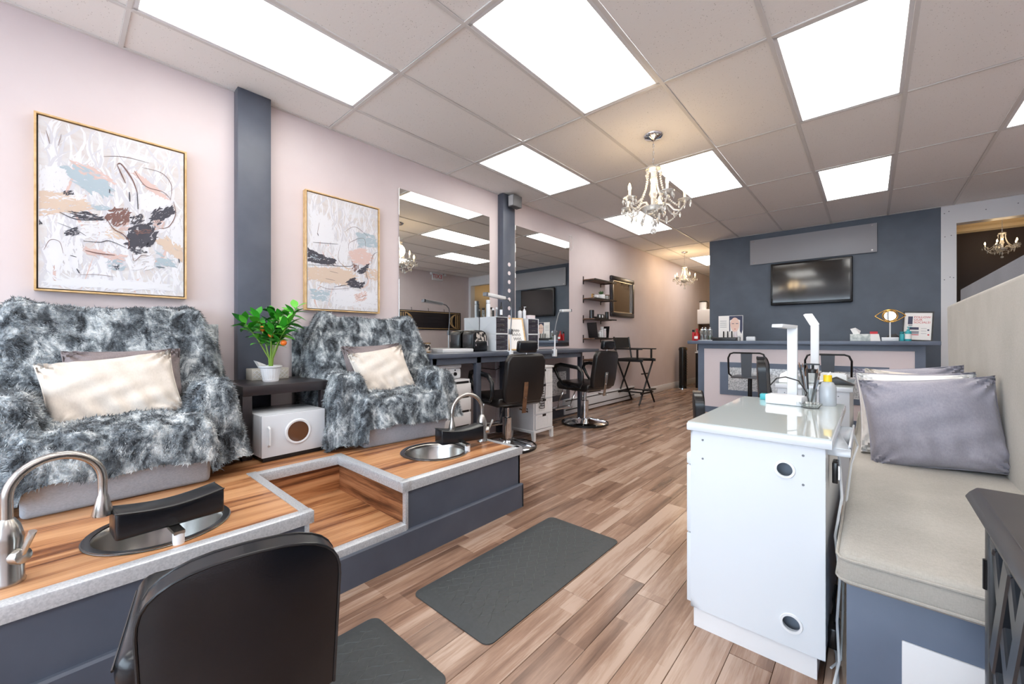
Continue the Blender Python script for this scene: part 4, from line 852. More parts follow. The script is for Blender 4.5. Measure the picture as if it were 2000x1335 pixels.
# ---- salon chairs
def salon_chair(label, loc, rz, br):
    t = thing('salon_chair', label, 'chair', (*loc, 0), rz, 'black hydraulic salon chairs')
    B().lathe([(0,.0),(.29,.0),(.295,.012),(.285,.024),(.20,.045),(.09,.065),(.06,.075),(0,.075)], seg=48).part('base', M['chrome'], t, smooth=40)
    B().lathe([(.283,.004),(.299,.004),(.299,.022),(.287,.027)], seg=48, cap=False).part('rubber_ring', M['black'], t)
    for k in range(4):
        a = k*PI/2+.6; B().tube([(.07*math.cos(a),.07*math.sin(a),.07),(.26*math.cos(a),.26*math.sin(a),.036)], [.014,.008], 6).part('base_rib', M['chrome'], t)
    B().lathe([(0,.06),(.045,.06),(.047,.30),(.03,.305),(0,.305)], seg=24).part('cylinder', M['chrome'], t)
    B().cyl((0,0,.29), (0,0,.43), .022, 16).part('piston', M['chrome'], t)
    B().box(-.12,.16,-.12,.12,.425,.445).part('seat_plate', M['blackmetal'], t)
    B().prism([(-.27,.47),(-.24,.445),(.20,.445),(.25,.47),(.25,.53),(-.24,.555),(-.28,.52)], 'y', -.245, .245).part('seat', M['leatherbrown'], t, .022, bseg=3)
    mb = Matrix.Translation((.235,0,.50)) @ Matrix.Rotation(math.radians(9), 4, 'Y')
    B().prism([(-.20,0),(-.225,.10),(-.215,.40),(-.175,.46),(.175,.46),(.215,.40),(.225,.10),(.20,0)], 'x', 0, .075).xf(mb).part('backrest', M['leatherbrown'], t, .022, bseg=3)
    B().box(.005,.07,-.105,.105,.475,.585).xf(mb).part('headrest', M['leather'], t, .02, bseg=3)
    B().cyl((.04,0,.44), (.04,0,.50), .01).xf(mb).part('headrest_post', M['chrome'], t)
    bk = B().box(.076,.086,-.022,.022,-.10,.20).xf(mb).part('rear_bracket', br, t, .003)
    for z in (.05,.17): B().lathe([(0,0),(.007,0),(.007,.005),(0,.005)], (.086,0,z), 10, 'x').xf(mb).part('bolt', M['chrome'], bk)
    B().tube([(.28,.05,.42),(.32,.03,.40),(.20,.02,.41)], .008, 6).part('recline_lever', M['chrome'], t)
    for s_ in (-1, 1):
        y = s_*.285
        B().tube([(.16,y,.50),(.20,y,.56),(.19,y,.68),(.12,y,.74),(-.16,y,.765),(-.24,y,.75),(-.26,y,.70),(-.20,y,.60),(-.13,y,.52),(-.02,y,.49)], [.018,.018,.02,.024,.024,.024,.022,.018,.018,.018], 10, closed=True).part('armrest', M['blackplastic'], t, smooth=70)
        B().box(-.02,.08,min(y,s_*.24),max(y,s_*.24),.48,.51).part('arm_mount', M['blackmetal'], t)
        B().tube([(-.24,s_*.13,.45),(-.33,s_*.13,.26),(-.37,s_*.13,.15)], .009, 8).part('footrest_arm', M['chrome'], t)
    B().tube([(-.37,-.17,.15),(-.37,.17,.15)], .014, 10).part('footrest_bar', M['chrome'], t)
    B().tube([(-.36,.16,.15),(-.435,.16,.16),(-.435,-.16,.16),(-.36,-.16,.15)], .011, 8).part('footrest_hoop', M['chrome'], t)
    return t
salon_chair('black salon chair with wooden rear strap near the foot basin', (.545,1.55), math.radians(-16), M['brownwood'])
salon_chair('black salon chair with steel rear strap beyond the drawer tower', (.53,3.06), math.radians(-8), M['steel'])

# ---- director chair
t = thing('director_chair', 'tall black folding director chair by the heater', 'chair', (.28,5.10,0), math.radians(-2))
for x in (-.21, .21):
    for s_ in (-1, 1):
        B().tube([(x+.008*s_, s_*.27, .012), (x+.008*s_, -s_*.24, .72)], .015, 8).part('leg', M['black'], t)
    B().box(x-.012, x+.012, -.22, .22, .18, .205).part('stretcher', M['black'], t)
for s_ in (-1, 1):
    B().box(-.23, .25, s_*.24-.017, s_*.24+.017, .715, .76).part('seat_rail', M['black'], t, .004)
    B().tube([(-.20,s_*.26,.74),(-.26,s_*.26,1.13)], .014, 8).part('back_post', M['black'], t)
    B().box(.155,.18,s_*.26-.013,s_*.26+.013,.75,.915).part('arm_post', M['black'], t)
    B().box(-.24,.25,s_*.26-.024,s_*.26+.024,.915,.935).part('arm', M['black'], t, .004)
    B().box(-.21,.21,s_*.19-.012,s_*.19+.012,.20,.22).part('stretcher', M['black'], t)
B().box(-.21,.23,-.235,.235,.752,.766).part('seat', mat('black_canvas', (30,29,30), .8), t, .004)
B().prism([(-.237,.94),(-.229,.94),(-.258,1.12),(-.266,1.12)], 'y', -.265, .265).part('back_sling', mat('black_canvas_back', (34,32,33), .8), t)
B().box(.20,.30,-.16,.16,.24,.262).part('foot_step', M['black'], t, .003)
B().box(.16,.18,-.11,.11,.50,.52).part('stretcher', M['black'], t)

# ---- wall shelves and framed mirror
SH = [2.0, 1.715, 1.405, 1.105, .785]; SL = ['topmost empty wall shelf beside the framed mirror', 'second wall shelf carrying the small succulent', 'third wall shelf carrying small nail polish bottles', 'fourth wall shelf carrying the open makeup palette', 'lowest wall shelf half hidden by the second salon chair']
for k, z in enumerate(SH):
    t = thing('wall_shelf', SL[k], 'shelf', (0, 4.21, z), 0, 'dark bracket wall shelves')
    B().box(.004, .21, -.345, .345, -.016, 0).part('board', M['brownwood'], t, .002)
    B().box(.206, .214, -.345, .345, -.018, .002).part('front_edge', M['black'], t)
    for y in (-.33, .20):
        br = B().box(.001, .006, y-.012, y+.012, -.07, .05).part('bracket', M['black'], t)
        B().box(.006, .20, y-.01, y+.01, -.024, -.016).part('bracket_arm', M['black'], br)
z = SH[1]
t = thing('succulent', 'small succulent in white square pot on second shelf', 'plant', (.12,4.22,z))
B().box(-.045,.045,-.045,.045,0,.075).part('pot', M['white'], t, .006)
sm = B().tube([(0,0,0),(.012,0,.03),(.02,0,.065)], [.008,.009,.001], 5).mesh('leaf', mat('succulent_green', (52,92,48), .5))
for k in range(16): inst('leaf', sm, t, (0,0,.072), (0, rl.uniform(-.1,.6), k*2.4))
single('letter_ornament', B().box(-.008,.008,-.03,-.02,0,.07).box(-.008,.008,-.02,.03,.06,.07).box(-.008,.008,-.02,.02,.03,.04), M['gold'], 'small gold ornament left of the succulent on second shelf', 'ornament', (.10,4.0,z))
single('white_card_box', B().box(-.02,.02,-.03,.03,0,.06), M['whiteplastic'], 'small white box beside the gold ornament on second shelf', 'box', (.12,4.075,z), bevel=.003)
t = thing('glass_jar', 'small glass jar with dark lid on second shelf', 'jar', (.12,4.40,z)); B().lathe([(0,0),(.04,0),(.042,.06),(.04,.07),(.036,.07),(.036,.006),(0,.006)], seg=20).part('jar', M['glass'], t); B().lathe([(0,.071),(.043,.071),(.043,.085),(0,.085)], seg=20).part('lid', M['brownwood'], t)
z = SH[2]
single('black_canister', B().lathe([(0,0),(.036,0),(.036,.125),(.03,.13),(0,.13)], seg=20), M['blackplastic'], 'black cylinder canister at left end of third shelf', 'canister', (.11,3.945,z))
single('black_canister', B().lathe([(0,0),(.03,0),(.03,.12),(.025,.125),(0,.125)], seg=20), M['blackplastic'], 'black cylinder canister at right end of third shelf', 'canister', (.11,4.42,z))
single('polish_tray', B().box(-.05,.05,-.19,.18,0,.02).box(-.05,-.046,-.19,.18,.02,.04), M['black'], 'black tray under the nail polish bottles on third shelf', 'tray', (.11,4.18,z))
pos = ['first', 'second', 'third', 'fourth', 'fifth']
for k in range(5): bottle(pos[k]+' nail polish bottle from left in third shelf tray', (.12,4.12+.045*k,z+.02), .015, .055, M['whiteplastic'] if k % 2 else M['black'], 'flat', M['black'], group='nail polish bottles on third shelf')
z = SH[3]
t = thing('makeup_palette', 'open black makeup palette leaning on fourth shelf', 'palette', (.11,4.02,z)); B().box(-.06,.06,-.03,.35,0,.012).part('tray', M['black'], t)
B().box(-.08,.08,-.006,.006,0,.24).xf(Matrix.Translation((0,-.02,.005)) @ Matrix.Rotation(math.radians(14),4,'X')).part('mirror_lid', M['black'], t); B().box(-.07,.07,.0062,.0075,.02,.22).xf(Matrix.Translation((0,-.02,.005)) @ Matrix.Rotation(math.radians(14),4,'X')).part('lid_mirror', M['screen'], t)
bottle('tall white lotion bottle on the makeup palette', (.11,4.26,z+.012), .025, .17, M['whiteplastic'], 'flat', M['white'])
bottle('pale round lotion bottle right on the makeup palette', (.12,4.33,z+.012), .024, .14, M['pinkpanel'], 'flat', M['whiteplastic'])
bottle('short white jar bottle left on the makeup palette', (.11,4.19,z+.012), .03, .11, M['whiteplastic'], 'flat', M['white'])
bottle('tiny clear dropper bottle on the makeup palette', (.13,4.11,z+.012), .014, .08, M['glass'], 'cone', M['whiteplastic'])
single('display_card', B().box(-.05,.05,-.004,.004,0,.19).xf(Matrix.Rotation(math.radians(-10),4,'X')), M['black'], 'dark leaning card at the right end of fourth shelf', 'card', (.10,4.40,z+.003))
t = thing('framed_mirror', 'dark framed rectangular mirror on wall beside the shelves', 'mirror', (0,5.14,1.476)); w_, h_ = .432, .69
for nm, bx in (('frame_rail', (-w_, w_, 0, .075)), ('frame_rail', (-w_, w_, h_-.075, h_)), ('frame_stile', (-w_, -w_+.075, .075, h_-.075)), ('frame_stile', (w_-.075, w_, .075, h_-.075))):
    B().box(.002, .05, *bx).part(nm, M['darkwood'], t, .012, bseg=2)
for nm, bx in (('inner_bead', (-w_+.075, w_-.075, .075, .088)), ('inner_bead', (-w_+.075, w_-.075, h_-.088, h_-.075)), ('inner_bead', (-w_+.075, -w_+.088, .088, h_-.088)), ('inner_bead', (w_-.088, w_-.075, .088, h_-.088))):
    B().box(.01, .04, *bx).part(nm, M['steel'], t)
B().box(.004, .016, -w_+.08, w_-.08, .08, h_-.08).part('glass', mat('dark_mirror', (70,52,40), .06, metal=.5), t)

# ---- tower fan
t = thing('tower_fan', 'slim black tower fan at the end of the hall wall', 'fan', (.16,7.80,0))
B().lathe([(0,0),(.17,0),(.17,.012),(.05,.025),(0,.025)], seg=28).part('base', M['chrome'], t)
B().lathe([(0,.02),(.075,.02),(.08,.03),(.08,.84),(0,.84)], seg=20).part('column', M['blackplastic'], t)
for k in range(9): B().box(.078,.083,-.05,.05,.30+k*.055,.315+k*.055).part('vent_slat', M['black'], t)
B().lathe([(0,.84),(.085,.84),(.09,.87),(.075,.91),(0,.925)], seg=20).part('head', M['blackplastic'], t, smooth=50)
B().lathe([(0,0),(.03,0),(.03,.004),(0,.004)], (.084,0,.875), 14, 'x').part('badge', M['gold'], t)

# ---- kitchen hutch at the end of the hall
t = thing('kitchen_hutch', 'black kitchen hutch with white upper cupboard deep in the hall', 'cupboard', (.78,8.25,0))
B().box(-.42,.38,-.22,.25,0,.78).part('base_cabinet', M['black'], t, .004)
B().box(-.42,.38,.22,.25,.80,1.76).part('back_panel', M['brownwood'], t)
B().box(-.43,.39,-.24,.25,.78,.81).part('counter', M['whiteplastic'], t, .003)
u = B().box(-.42,.38,-.10,.22,1.435,1.76).part('upper_cupboard', M['white'], t, .003)
for s_ in (0, 1): B().box(-.41+.395*s_,-.02+.395*s_,-.115,-.10,1.445,1.75).part('cupboard_door', M['white'], u, .003)
B().box(-.42,-.40,-.05,.22,.81,1.435).part('side_post', M['brownwood'], t)
t = thing('microwave', 'white microwave on the kitchen hutch behind the counter end', 'microwave', (.60,8.18,.81)); B().box(-.22,.22,-.16,.18,0,.29).part('body', M['whiteplastic'], t, .008); B().box(-.20,.10,-.168,-.16,.03,.26).part('door_window', M['screen'], t, .002); B().box(.13,.20,-.168,-.16,.03,.26).part('keypad', M['outlet'], t)
t = thing('glass_canister', 'clear canister with black lid on the upper cupboard', 'canister', (.44,8.30,1.76)); B().lathe([(0,0),(.075,0),(.075,.17),(0,.17)], seg=20).part('jar', M['whiteplastic'], t); B().lathe([(0,.17),(.08,.17),(.08,.195),(0,.195)], seg=20).part('lid', M['black'], t); B().tube([(.08,0,.19),(.11,0,.16),(.11,0,.06),(.08,0,.03)],.006,6).part('handle', M['black'], t)
# ================================================================ RECEPTION COUNTER
CTZ = 1.066
t = thing('reception_counter', 'blue-grey reception counter with pale pink panel and mosaic inset', 'counter', (2.53, 5.0, 0))
x0, x1 = 1.33-2.53, 3.753-2.53
B().box(1.205-2.53, 3.865-2.53, -.10, .56, CTZ-.048, CTZ).part('counter_top', M['bluegrey'], t, .006)
B().box(x0, x1, .02, .48, 0, CTZ-.048).part('body', M['bluegrey'], t)
B().box(x0, x0+.085, 0, .02, 0, CTZ-.048).part('front_stile', M['bluegrey'], t); B().box(x1-.085, x1, 0, .02, 0, CTZ-.048).part('front_stile', M['bluegrey'], t)
B().box(x0+.085, x1-.085, 0, .02, .95, CTZ-.048).part('front_rail', M['bluegrey'], t); B().box(x0+.085, x1-.085, 0, .02, 0, .09).part('front_rail', M['bluegrey'], t)
B().box(x0+.085, x1-.085, .012, .02, .09, .95).part('pink_panel', M['pinkpanel'], t)
a0, a1 = 1.635-2.53, 3.455-2.53
for nm, bx in (('inset_rail', (a0, a1, .285, .355)), ('inset_rail', (a0, a1, .685, .755)), ('inset_stile', (a0, a0+.11, .355, .685)), ('inset_stile', (a1-.11, a1, .355, .685))):
    B().box(bx[0], bx[1], 0, .012, bx[2], bx[3]).part(nm, M['bluegrey'], t)
B().box(a0+.11, a1-.11, .006, .012, .355, .685).part('mosaic', M['mosaic'], t)
# counter things
def cz(x, y): return (x, y, CTZ)
t = thing('red_bottle', 'red bottle with dark cap at the left end of the counter', 'bottle', cz(1.285,5.1)); B().lathe([(0,0),(.045,0),(.048,.02),(.046,.08),(.03,.12),(.014,.14),(.014,.16),(0,.16)], seg=18).part('body', M['red'], t, smooth=50); B().lathe([(0,.155),(.017,.155),(.015,.185),(0,.185)], seg=12).part('cap', M['red'], t); B().box(-.026,.026,-.0485,-.044,.03,.07).part('label_patch', M['paper'], t)
bottle('slim dark red bottle beside the red bottle', cz(1.225,5.12), .018, .17, M['redprint'], 'flat', M['black'])
t = thing('sample_tray', 'round white tray under the glass jars on the counter', 'tray', cz(1.42,5.1)); B().lathe([(0,0),(.115,0),(.12,.014),(.114,.014),(.11,.006),(0,.006)], seg=32).part('dish', M['whiteplastic'], t)
for k, (x, y, c) in enumerate(((1.365,5.09,'pinkpanel'),(1.42,5.06,'paper'),(1.475,5.10,'green'))):
    t = thing('glass_jar', ['glass jar of pink sweets, left on the white tray', 'glass jar of white sweets, middle of the white tray', 'glass jar of green sweets, right on the white tray'][k], 'jar', (x,y,CTZ+.014), 0, 'glass jars on the counter tray')
    B().lathe([(0,0),(.034,0),(.036,.01),(.036,.13),(.028,.15),(.025,.15),(.032,.128),(.032,.008),(0,.008)], seg=18).part('jar', M['glass'], t); B().lathe([(0,.009),(.03,.009),(.03,.06),(0,.065)], seg=12).part('sweets', M[c], t); B().lathe([(0,.15),(.03,.15),(.03,.158),(.012,.166),(.014,.185),(0,.19)], seg=14).part('lid', M['chrome'], t)
t = thing('makeup_display', 'makeup display card with printed face behind a black tester tray', 'display', cz(1.70,5.1), 0)
B().box(-.12,.205,.045,.053,0,.37).part('card', M['paper'], t)
B().prism([(.10+.062*math.cos(a)*(1 if math.sin(a) > 0 else .92), .235+.105*math.sin(a)) for a in [2*PI*i/28 for i in range(28)]], 'y', .0435, .046).part('printed_face', M['skinprint'], t)
B().prism([(.025,.365),(.20,.365),(.20,.16),(.185,.10),(.165,.14),(.168,.30),(.10,.335),(.035,.30),(.04,.15),(.025,.12)], 'y', .0445, .0448).part('printed_hair', M['navyprint'], t)
for x in (.075, .128): B().box(x-.016,x+.016,.0428,.0436,.248,.256).part('printed_eye', M['navyprint'], t)
B().box(.09,.112,.0428,.0436,.168,.176).part('printed_mouth', M['redprint'], t)
for k in range(4): B().box(-.10,-.01,.0443,.0452,.29-.03*k,.297-.03*k).part('printed_line', M['greyprint'], t)
B().box(-.20,.14,-.06,.04,0,.05).part('tester_tray', M['black'], t, .004)
tb = B().lathe([(0,0),(.009,0),(.009,.09),(0,.09)], seg=10).mesh('tester_tube', M['blackplastic'])
for x in (-.04,.015,.07): inst('tester_tube', tb, t, (x,0,.05))
t2 = B().lathe([(0,0),(.008,0),(.008,.085),(0,.085)], seg=10).mesh('tester_tube', M['pinkpanel'])
for x in (.11,.125): inst('tester_tube', t2, t, (x,.01,.05))
bottle('small clear bottle at the right end of the tester tray', cz(1.875,5.05), .02, .07, M['glass'], 'flat', M['whiteplastic'])
single('card_holder', B().box(-.055,.055,-.03,.03,0,.055).box(-.05,.05,-.012,.012,.055,.06), M['whiteplastic'], 'small white card holder right of the makeup display', 'holder', cz(2.02,5.08), bevel=.004)
t = thing('tissue_box', 'marbled tissue box with raised tissue on the reception counter', 'tissue box', cz(3.20,5.13)); B().box(-.10,.09,-.055,.055,0,.085).part('box', noisy('marble_card', (236,240,238), (178,190,188), 22, .6), t, .003)
B().add([(-.07,-.02,.083),(-.01,-.02,.083),(-.01,.02,.083),(-.07,.02,.083),(-.10,-.02,.15),(-.05,-.03,.165),(.0,.0,.125),(-.06,.02,.14)],[(0,1,5,4),(1,2,6,5),(2,3,7,6),(3,0,4,7),(4,5,6,7)]).part('tissue', M['towelpaper'], t)
t = thing('leaflet_box', 'white leaflet box with red printed cards on the counter', 'box', cz(3.335,5.12)); B().prism([(-.045,0),(.045,0),(.03,.085),(-.045,.085)], 'y', -.05, .05).part('box', M['paper'], t); B().box(-.05,.02,-.03,.03,.085,.115).part('cards', M['redprint'], t); B().box(-.052,.022,-.03,.03,.115,.122).part('dark_card', M['navyprint'], t)
t = thing('eye_mirror', 'brass eye-shaped mirror ornament on a white base', 'mirror', cz(3.465,5.14), 0)
B().box(-.075,.075,-.045,.045,0,.045).part('base', M['whiteplastic'], t, .004)
B().cyl((0,0,.04),(0,0,.225),.007,10).part('stem', M['whiteplastic'], t)
n = 24; up = [(-.135+.27*i/n, .30+.075*math.sin(PI*i/n)) for i in range(n+1)]; dn = [(-.135+.27*i/n, .30-.075*math.sin(PI*i/n)) for i in range(n+1)]
B().tube([(x,0,z) for x, z in up], .005, 8).part('upper_lid', M['gold'], t); B().tube([(x,0,z) for x, z in dn], .005, 8).part('lower_lid', M['gold'], t)
for r_ in (.068, .056): B().tube(arc((0,0,.30), r_, 0, 2*PI, 36)[:-1], .005, 8, closed=True).part('iris_ring', M['gold'], t)
B().lathe([(0,0),(.054,0),(.054,.004),(0,.004)], (0,-.002,.30), 28, 'y').part('glass', M['mirror'], t)
single('brown_pouch', B().prism([(-.11,0),(.06,0),(.055,.05),(.02,.09),(-.05,.07)], 'y', -.03, .03), M['darkwood'], 'dark curled pouch behind the eye mirror base', 'pouch', cz(3.50,5.24), bevel=.006)
t = thing('socials_sign', 'black framed sign reading follow our socials leaning on the counter', 'sign', cz(3.70,5.30), math.radians(0))
mx_ = Matrix.Rotation(math.radians(-10), 4, 'X') @ Matrix.Shear('XZ', 4, (0,0)) if False else Matrix.Rotation(math.radians(-8), 4, 'X') @ Matrix.Rotation(math.radians(3), 4, 'Y')
fw_, fh_ = .13, .355
for nm, bx in (('frame_rail', (-fw_, fw_, 0, .014)), ('frame_rail', (-fw_, fw_, fh_-.014, fh_)), ('frame_stile', (-fw_, -fw_+.014, .014, fh_-.014)), ('frame_stile', (fw_-.014, fw_, .014, fh_-.014))):
    B().box(bx[0], bx[1], -.008, .008, bx[2], bx[3]).xf(mx_).part(nm, M['black'], t)
pp = B().box(-fw_+.014, fw_-.014, -.001, .004, .014, fh_-.014).xf(mx_).part('poster', M['paper'], t)
def on_sign(o): o.matrix_parent_inverse.identity(); return o
for k, s_ in enumerate(('FOLLOW', 'OUR', 'SOCIALS!')):
    p = mx_ @ Vector((-.035, -.002, .275-.031*k)); q = text('lettering', s_, .034, M['redprint'], pp, p, (PI/2-math.radians(8), 0, 0)); q.rotation_euler = (mx_ @ Matrix.Rotation(PI/2, 4, 'X')).to_euler()
for (a, b_, c, d_, mm_) in ((-.085,-.045,.20,.295,'navyprint'),(-.08,-.045,.18,.192,'greyprint'),(-.07,.01,.135,.165,'navyprint'),(-.055,.012,.085,.12,'greyprint'),(-.055,.012,.07,.078,'redprint'),(.03,.075,.15,.154,'greyprint'),(.03,.075,.12,.124,'greyprint'),(.03,.075,.09,.094,'greyprint'),(.082,.098,.125,.143,'navyprint'),(.085,.10,.07,.085,'redprint')):
    B().box(a, b_, -.0022, -.001, c, d_).xf(mx_).part('printed_block', M[mm_], pp)
bottle('tall teal spray bottle in front of the socials sign', cz(3.615,5.04), .028, .165, M['teal'], 'pump', M['teal'], lab=M['paper'])
bottle('short teal bottle left of the teal spray bottle', cz(3.565,5.06), .022, .11, M['teal'], 'flat', mat('dark_teal', (40,130,140), .3))

# TV, wall sign
t = thing('wall_television', 'black flat television mounted on the dark back wall', 'television', (2.605, YB, 1.62))
B().box(-.497,.497,-.075,-.03,0,.655).part('bezel', M['blackplastic'], t, .012, bseg=3)
B().box(-.468,.468,-.0775,-.074,.045,.622).part('screen', M['screen'], t)
B().box(-.2,.2,-.03,-.001,.2,.45).part('wall_mount', M['blackmetal'], t)
t = thing('wall_sign', 'blank grey acrylic sign panel above the television', 'sign', (2.587, YB, 2.30))
B().box(-.772,.772,-.042,-.030,0,.402).part('panel', M['signgrey'], t, .002)
for x in (-.72,.72):
    for z in (.03,.372): B().lathe([(0,-.046),(.011,-.046),(.011,-.001),(0,-.001)], (x,0,z), 14, 'y').part('standoff', M['chrome'], t)

# ---- bar stools
def bar_stool(label, x, y):
    t = thing('bar_stool', label, 'stool', (x,y,0), 0, 'dark metal bar stools')
    B().lathe([(0,0),(.21,0),(.21,.01),(.06,.025),(.03,.04),(0,.04)], seg=32).part('base', M['blackmetal'], t)
    B().cyl((0,0,.03),(0,0,.57),.026,16).part('post', M['blackmetal'], t)
    B().box(-.19,.19,-.19,.19,.575,.60).part('seat', mat('grey_metal_seat', (92,92,96), .35, metal=.5), t, .008)
    pts = [(-.205,-.10,.60),(-.21,-.19,.63),(-.213,-.21,.84),(-.19,-.21,.895),(-.15,-.21,.91),(.15,-.21,.91),(.19,-.21,.895),(.213,-.21,.84),(.21,-.19,.63),(.205,-.10,.60)]
    B().tube(pts, .011, 10).part('back_frame', M['blackmetal'], t, smooth=70)
    B().prism([(-.055,.60),(.055,.60),(.065,.90),(-.065,.90)], 'y', -.214, -.206).part('back_slat', mat('graphite_slat', (62,66,74), .4), t)
    B().tube(arc((0,0,.25), .14, 0, 2*PI, 24, 'xy')[:-1], .009, 8, closed=True).part('foot_ring', M['blackmetal'], t)
    for s_ in (-1,1): B().cyl((0,0,.25),(s_*.14,0,.25),.007,8).part('ring_spoke', M['blackmetal'], t)
bar_stool('dark metal bar stool at the left of the counter', 2.09, 4.66)
bar_stool('dark metal bar stool at the right of the counter', 2.92, 4.66)

# ================================================================ STOOLS / CHAIRS ON CASTORS
def task_stool(label, loc, rz, seat_z=.40, back_top=.64, bw=.185, z0=None, sw=.2, sr=None, group='black low task stools'):
    t = thing('task_stool', label, 'stool', (*loc, 0), rz, group)
    n = 12; q = []
    sr = sr or sw; B().box(-.21,.17,-sw,sr,seat_z-.085,seat_z).part('seat', M['leather'], t, .035, bseg=4, smooth=60)
    B().tube([(.15,-sw,seat_z-.03),(-.17,-sw,seat_z-.03),(-.2,-sw+.03,seat_z-.03),(-.21,-sw+.06,seat_z-.03),(-.21,sr-.06,seat_z-.03),(-.2,sr-.03,seat_z-.03),(-.17,sr,seat_z-.03),(.15,sr,seat_z-.03)], .003, 5).part('seat_piping', M['blackplastic'], t)
    z0 = z0 or seat_z-.03; hgt = back_top-z0; out = [(-bw*.93,0),(bw*.93,0)]
    for i in range(n+1):
        a = i/n; out.append((bw*math.cos(PI*.5*a*.0)*(1-.0*a), hgt*.62*a)) if False else None
    r_ = .085
    prof = [(-bw*.94,0),(bw*.94,0),(bw,hgt-r_-.03)] + [(bw-r_+r_*math.cos(a), hgt-.02-r_+r_*math.sin(a)) for a in [PI/2*i/7 for i in range(1,8)]] + [(0,hgt)] + [(-bw+r_-r_*math.sin(a), hgt-.02-r_+r_*math.cos(a)) for a in [PI/2*i/7 for i in range(0,7)]] + [(-bw,hgt-r_-.03)]
    # curved back shell: lay outline on grid, bend in x
    th = .058
    def bend(y, z): return .02*(1-(y/bw)**2) + .05*z
    rows = 16; cols = 14; V = []; F = []
    def halfw(z):
        if z < hgt-r_-.03: return bw*(.94+.06*z/(hgt-r_-.03))
        f = (z-(hgt-r_-.03))/(r_+.03); return bw*max(.0, (1-f**2.6))**.42 if f < 1 else 0
    zs = [hgt*(1-(1-i/rows)**1.7) for i in range(rows+1)]
    for side in (0, 1):
        for z in zs:
            hw = max(halfw(z*.9999), .012)
            for j in range(cols+1):
                u = -1+2*j/cols; y = hw*u; V.append((.165+bend(y, z)+(th if side else 0)+(.010*(1-u**4)*(1-(z/hgt)**6)*(1 if side else -1)), y, z0+z))
    q_ = (rows+1)*(cols+1)
    for side in (0, 1):
        for i in range(rows):
            for j in range(cols): a = side*q_+i*(cols+1)+j; f = (a, a+1, a+cols+2, a+cols+1); F.append(f if side else f[::-1])
    ring = [j for j in range(cols+1)] + [i*(cols+1)+cols for i in range(1,rows+1)] + [rows*(cols+1)+j for j in range(cols-1,-1,-1)] + [i*(cols+1) for i in range(rows-1,0,-1)]
    for k in range(len(ring)): a, b_ = ring[k], ring[(k+1) % len(ring)]; F.append((a, b_, b_+q_, a+q_))
    bo = B().add(V, F).part('backrest', M['leather'], t, smooth=42)
    for side, e in ((1, .0015), (0, -.0015)):
        B().tube([(V[k+side*q_][0]+e, V[k+side*q_][1]*.995, V[k+side*q_][2]) for k in ring[cols:]], .0032, 6).part('piping', M['blackplastic'], bo)
    B().cyl((0,0,.1),(0,0,seat_z-.08),.025,14).part('gas_lift', M['chrome'], t)
    for k in range(5):
        a = k*2*PI/5+.3; ca, sa = math.cos(a), math.sin(a)
        lg = B().tube([(0,0,.10),(.22*ca,.22*sa,.06)], [.02,.012], 8).part('base_leg', M['chrome'], t)
        B().lathe([(0,-.012),(.026,-.012),(.028,0),(.026,.012),(0,.012)], (.22*ca,.22*sa,.028), 14, 'y').part('castor', M['black'], lg)
    return t
task_stool('black leatherette stool in the foreground before the platform', (2.06,-1.14), math.radians(-12), .455, .636, .183, z0=.26, sw=.225, sr=.165)
task_stool('black leatherette stool peeking out left of the white nail table', (2.43,2.12), math.radians(196), .42, .66, .17)
task_stool('taller black leatherette chair behind the nail tables', (2.74,3.02), math.radians(185), .50, .92, .19)

# ================================================================ NAIL TABLES
def nail_table(label, x0, x1, y0, y1, ztop, detail=True):
    t = thing('nail_table', label, 'table', ((x0+x1)/2, y0, 0), 0, 'white nail tables'); w = (x1-x0)/2; L = y1-y0
    B().box(-w, w, 0, L, ztop-.028, ztop).part('table_top', M['whitegloss'], t, .004)
    B().box(-w+.004, w-.004, .004, L-.004, ztop, ztop+.005).part('glass_sheet', mat('white_glass_sheet', (200,207,206), .04, coat=.5), t)
    ep = B(); plate_y(ep, -w+.012, w-.018, .012, .03, .075, ztop-.028, [(w-.125, .66*ztop/.775, .026), (w-.107, .155, .028)]); ep.part('end_panel', M['whitegloss'], t, smooth=30)
    B().box(-w+.012, w-.018, L-.03, L-.012, .075, ztop-.028).part('end_panel', M['whitegloss'], t)
    B().box(w-.036, w-.020, .031, L-.031, .075, ztop-.028).part('modesty_panel', M['whiteplastic'], t)
    B().box(-w+.02, w-.04, .022, L-.022, 0, .073).part('plinth', M['white'], t)
    for (gx, gz, r_) in ((w-.125, .66*ztop/.775, .026), (w-.107, .155, .028)):
        B().lathe([(r_-.004,0),(r_+.004,0),(r_+.003,-.004),(r_-.004,-.004)], (gx,.012,gz), 28, 'y', cap=False).part('grommet', M['whiteplastic'], t)
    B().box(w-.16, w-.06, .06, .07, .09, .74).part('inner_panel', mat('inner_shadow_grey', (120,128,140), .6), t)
    scr = B().lathe([(0,-.001),(.004,-.001),(.004,.001),(0,.001)], seg=8, axis='y').mesh('screw', M['hosegrey'])
    for (sx, sz) in ((-w+.055,.715),(-w+.055,.645),(w-.075,.715),(w-.075,.62)): inst('screw', scr, t, (sx, .0115, sz*ztop/.775))
    for k, (za, zb) in enumerate(((.085,.345),(.350,.605),(.61,.65))):
        B().box(-w-.006, -w+.012, .022, .34, za, zb).part('drawer_front', M['whitegloss'], t, .003)
        B().box(-w-.006, -w+.012, L-.34, L-.022, za, zb).part('drawer_front', M['whitegloss'], t, .003)
    return t
